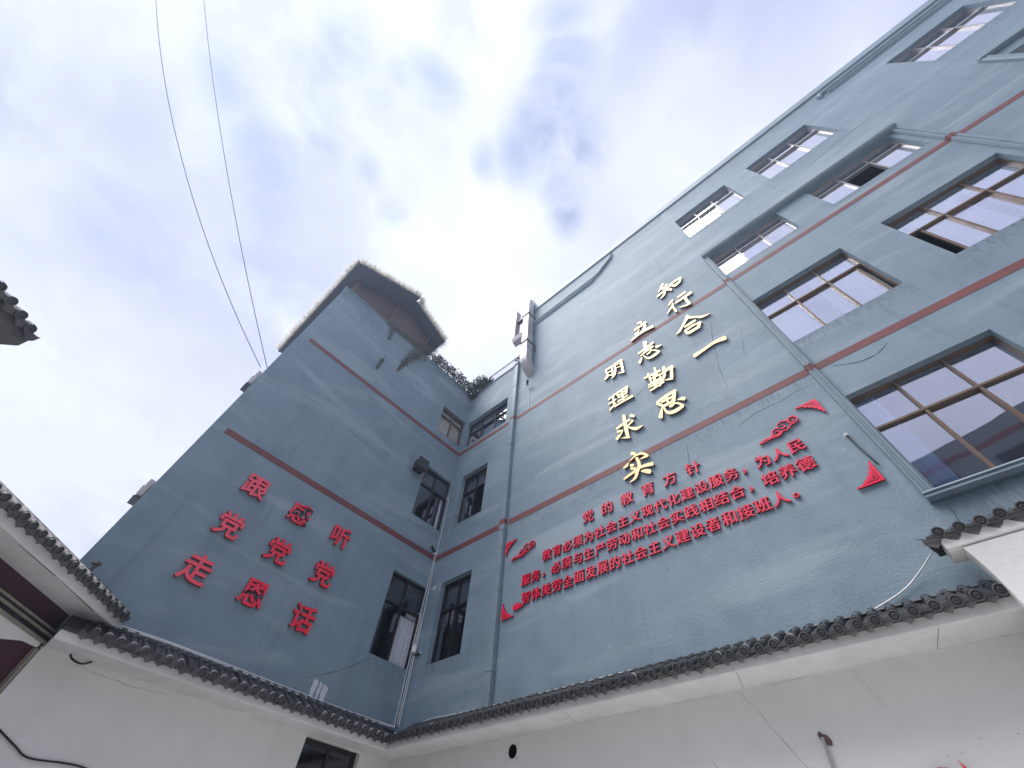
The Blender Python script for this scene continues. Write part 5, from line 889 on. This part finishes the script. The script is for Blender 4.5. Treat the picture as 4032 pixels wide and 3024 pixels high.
# three rows and a heading of smaller red characters
ORD = 'first second third fourth fifth sixth seventh eighth ninth tenth eleventh twelfth thirteenth fourteenth fifteenth sixteenth seventeenth eighteenth nineteenth twentieth twenty-first twenty-second twenty-third'.split()
PINYIN = {'党的教育方针': 'dang de jiao yu fang zhen', '教育必须为社会主义现代化建设服务，为人民': 'jiao yu bi xu wei she hui zhu yi xian dai hua jian she fu wu - wei ren min',
          '服务，必须与生产劳动和社会实践相结合，培养德': 'fu wu - bi xu yu sheng chan lao dong he she hui shi jian xiang jie he - pei yang de', '智体美劳全面发展的社会主义建设者和接班人。': 'zhi ti mei lao quan mian fa zhan de she hui zhu yi jian she zhe he jie ban ren -'}
def row(text, u0, u1, z, what, size=.222):
    n = len(text); PY = PINYIN[text].split()
    for i, ch in enumerate(text):
        u = u0+(u1-u0)*i/max(1, n-1)
        if ch == ' ': continue
        zz = z; uu = u; s = size
        if ch in '，': zz = z-.05; uu = u-.045
        if ch in '。': zz = z-.045; uu = u-.05
        lab = 'small red raised %s, %s from the left in %s' % ('comma' if ch == '，' else 'full stop' if ch == '。' else 'character %s (%s)' % (ch, PY[i]), ORD[i], what)
        letter(FB, ch, uu, zz, s, 0.0, lab, 'small red characters on the long wall', RD, depth=.028, fat_x=.0058, tilt=.04)
row('党的教育方针', 4.44, 6.50, 6.385, 'the widely spaced heading row', .255)
row('教育必须为社会主义现代化建设服务，为人民', 3.47, 7.92, 5.98, 'the first full text row')
row('服务，必须与生产劳动和社会实践相结合，培养德', 2.97, 7.89, 5.665, 'the second full text row')
row('智体美劳全面发展的社会主义建设者和接班人。', 2.98, 7.64, 5.335, 'the bottom text row')

# corner ornaments: triangles and cloud scrolls
def ornament(F, polys, lab, holes=(), tubes=()):
    mb = MB(); A_ = [q for p in polys for q in p]+[q for t_ in tubes for q in t_[0]]
    cx = sum(a for a, b in A_)/len(A_); cz = sum(b for a, b in A_)/len(A_)
    for k, p in enumerate(polys): mb.plate(F, p, .010, .036+.0008*k, 0, side=1)
    for k, (p, r) in enumerate(tubes):
        q = cat([(a, b, 0) for a, b in p], 5); n = len(q); Lp = []; Rp = []
        for i, v in enumerate(q):
            d = (q[min(i+1, n-1)]-q[max(i-1, 0)]).normalized(); w_ = r*(.55+.45*math.sin(math.pi*i/(n-1)))
            Lp.append((v.x-d.y*w_, v.y+d.x*w_)); Rp.append((v.x+d.y*w_, v.y-d.x*w_))
        mm = Lp+Rp[::-1]; m2 = len(mm)
        # strip of quads so that curled shapes stay clean
        for o_, z_ in ((.036+.0008*k, 0),):
            vs = [F(a, o_, b) for a, b in Lp]+[F(a, o_, b) for a, b in Rp]+[F(a, .010, b) for a, b in Lp]+[F(a, .010, b) for a, b in Rp]
            mb.add(vs, [(i, i+1, n+i+1, n+i) for i in range(n-1)], 0)
            b_ = len(mb.v)-4*n
            for i in range(n-1): mb.f += [(b_+i, b_+i+1, b_+2*n+i+1, b_+2*n+i), (b_+n+i, b_+n+i+1, b_+3*n+i+1, b_+3*n+i)]; mb.m += [1, 1]
    o = mb.build('wall_ornament', ['red', 'redside'], loc=F(cx, 0, cz)); return tag(o, lab, 'ornament', 'red ornaments round the small text')
def tri(cx, cz, sx, sz, a=.285):
    """corner bracket: right angle at (cx,cz), legs a long in directions sx,sz, scalloped long side"""
    q = lambda p: [(cx+sx*x, cz+sz*y) for x, y in p]
    return [q([(0, 0), (a, 0), (a-.004, .020), (.235, .024), (.19, .045), (.175, .070), (.14, .085), (.125, .110), (.098, .120), (.090, .150), (.062, .170), (.055, .205), (.028, .235), (.020, a-.004), (0, a)])]
def frets(o, cx, cz, sx, sz):
    q = lambda p: [(cx+sx*x, cz+sz*y) for x, y in p]
    for P in ([(.035, .034), (.17, .030), (.165, .038), (.042, .044), (.038, .165), (.030, .17)], [(.06, .06), (.085, .055), (.095, .07), (.08, .08), (.07, .10), (.055, .095), (.062, .078)], [(.11, .055), (.13, .052), (.125, .066)], [(.055, .115), (.066, .128), (.052, .13)]):
        MB().plate(FB, q(P), .0375, .0385, 0).build('fret', 'redside', o, o)
frets(ornament(FB, tri(2.425, 6.60, 1, -1), 'red fretted corner triangle at the upper left of the small text, by the downpipe'), 2.425, 6.60, 1, -1)
frets(ornament(FB, tri(2.445, 5.07, 1, 1), 'red fretted corner triangle at the lower left of the small text, by the downpipe'), 2.445, 5.07, 1, 1)
frets(ornament(FB, tri(8.475, 6.565, -1, -1), 'red fretted corner triangle at the upper right, beside the bay moulding'), 8.475, 6.565, -1, -1)
frets(ornament(FB, tri(8.475, 5.055, -1, 1), 'red fretted corner triangle at the lower right, below the black wires'), 8.475, 5.055, -1, 1)
def cloud(x, z, s=1.0, ww=.0115):
    C = lambda P: [(x+a*s, z+b*s) for a, b in P]
    return [(C([(0, 0), (.10, .035), (.17, .03), (.23, .05), (.25, .115), (.31, .145), (.345, .125)]), ww), (C([(.345, .12), (.36, .19), (.43, .225), (.49, .205), (.51, .18), (.545, .225), (.61, .225), (.64, .17), (.61, .11), (.54, .095), (.50, .11)]), ww),
            (C([(0, 0), (.12, .0), (.20, .015), (.26, .0), (.33, .01), (.37, .05), (.44, .04), (.50, .075), (.53, .10)]), ww), (C([(.26, .10), (.22, .06), (.28, .025), (.34, .05), (.32, .09), (.28, .08)]), ww*.9),
            (C([(.36, .125), (.39, .09), (.43, .10), (.44, .135), (.41, .15)]), ww*.9), (C([(.53, .175), (.51, .14), (.55, .12), (.585, .145), (.565, .17)]), ww*.9)]
ornament(FB, [], 'red scrolled cloud ornament left of the small text', tubes=cloud(2.59, 6.16, .94))
ornament(FB, [], 'red scrolled cloud ornament at the right above the small text', tubes=cloud(7.53, 6.235, .95))
ornament(FB, [[(2.70, 5.20), (2.72, 5.245), (2.76, 5.26), (2.785, 5.285), (2.81, 5.265), (2.84, 5.275), (2.86, 5.25), (2.90, 5.245), (2.90, 5.20), (2.85, 5.165), (2.79, 5.155), (2.73, 5.17)]], 'red lotus ornament with a curled stem at the lower left of the small text', tubes=[([(2.86, 5.18), (2.92, 5.185), (2.96, 5.225), (2.98, 5.27)], .013)])
ornament(FB, [[(7.36, 2.60), (7.38, 2.655), (7.43, 2.672), (7.48, 2.665), (7.53, 2.63), (7.52, 2.55), (7.40, 2.54)], [(7.573, 2.705), (7.585, 2.68), (7.64, 2.58), (7.66, 2.50), (7.60, 2.50), (7.59, 2.60)]], 'tips of a dark red ornament at the bottom right on the white wall')
print('objects', len(bpy.data.objects))
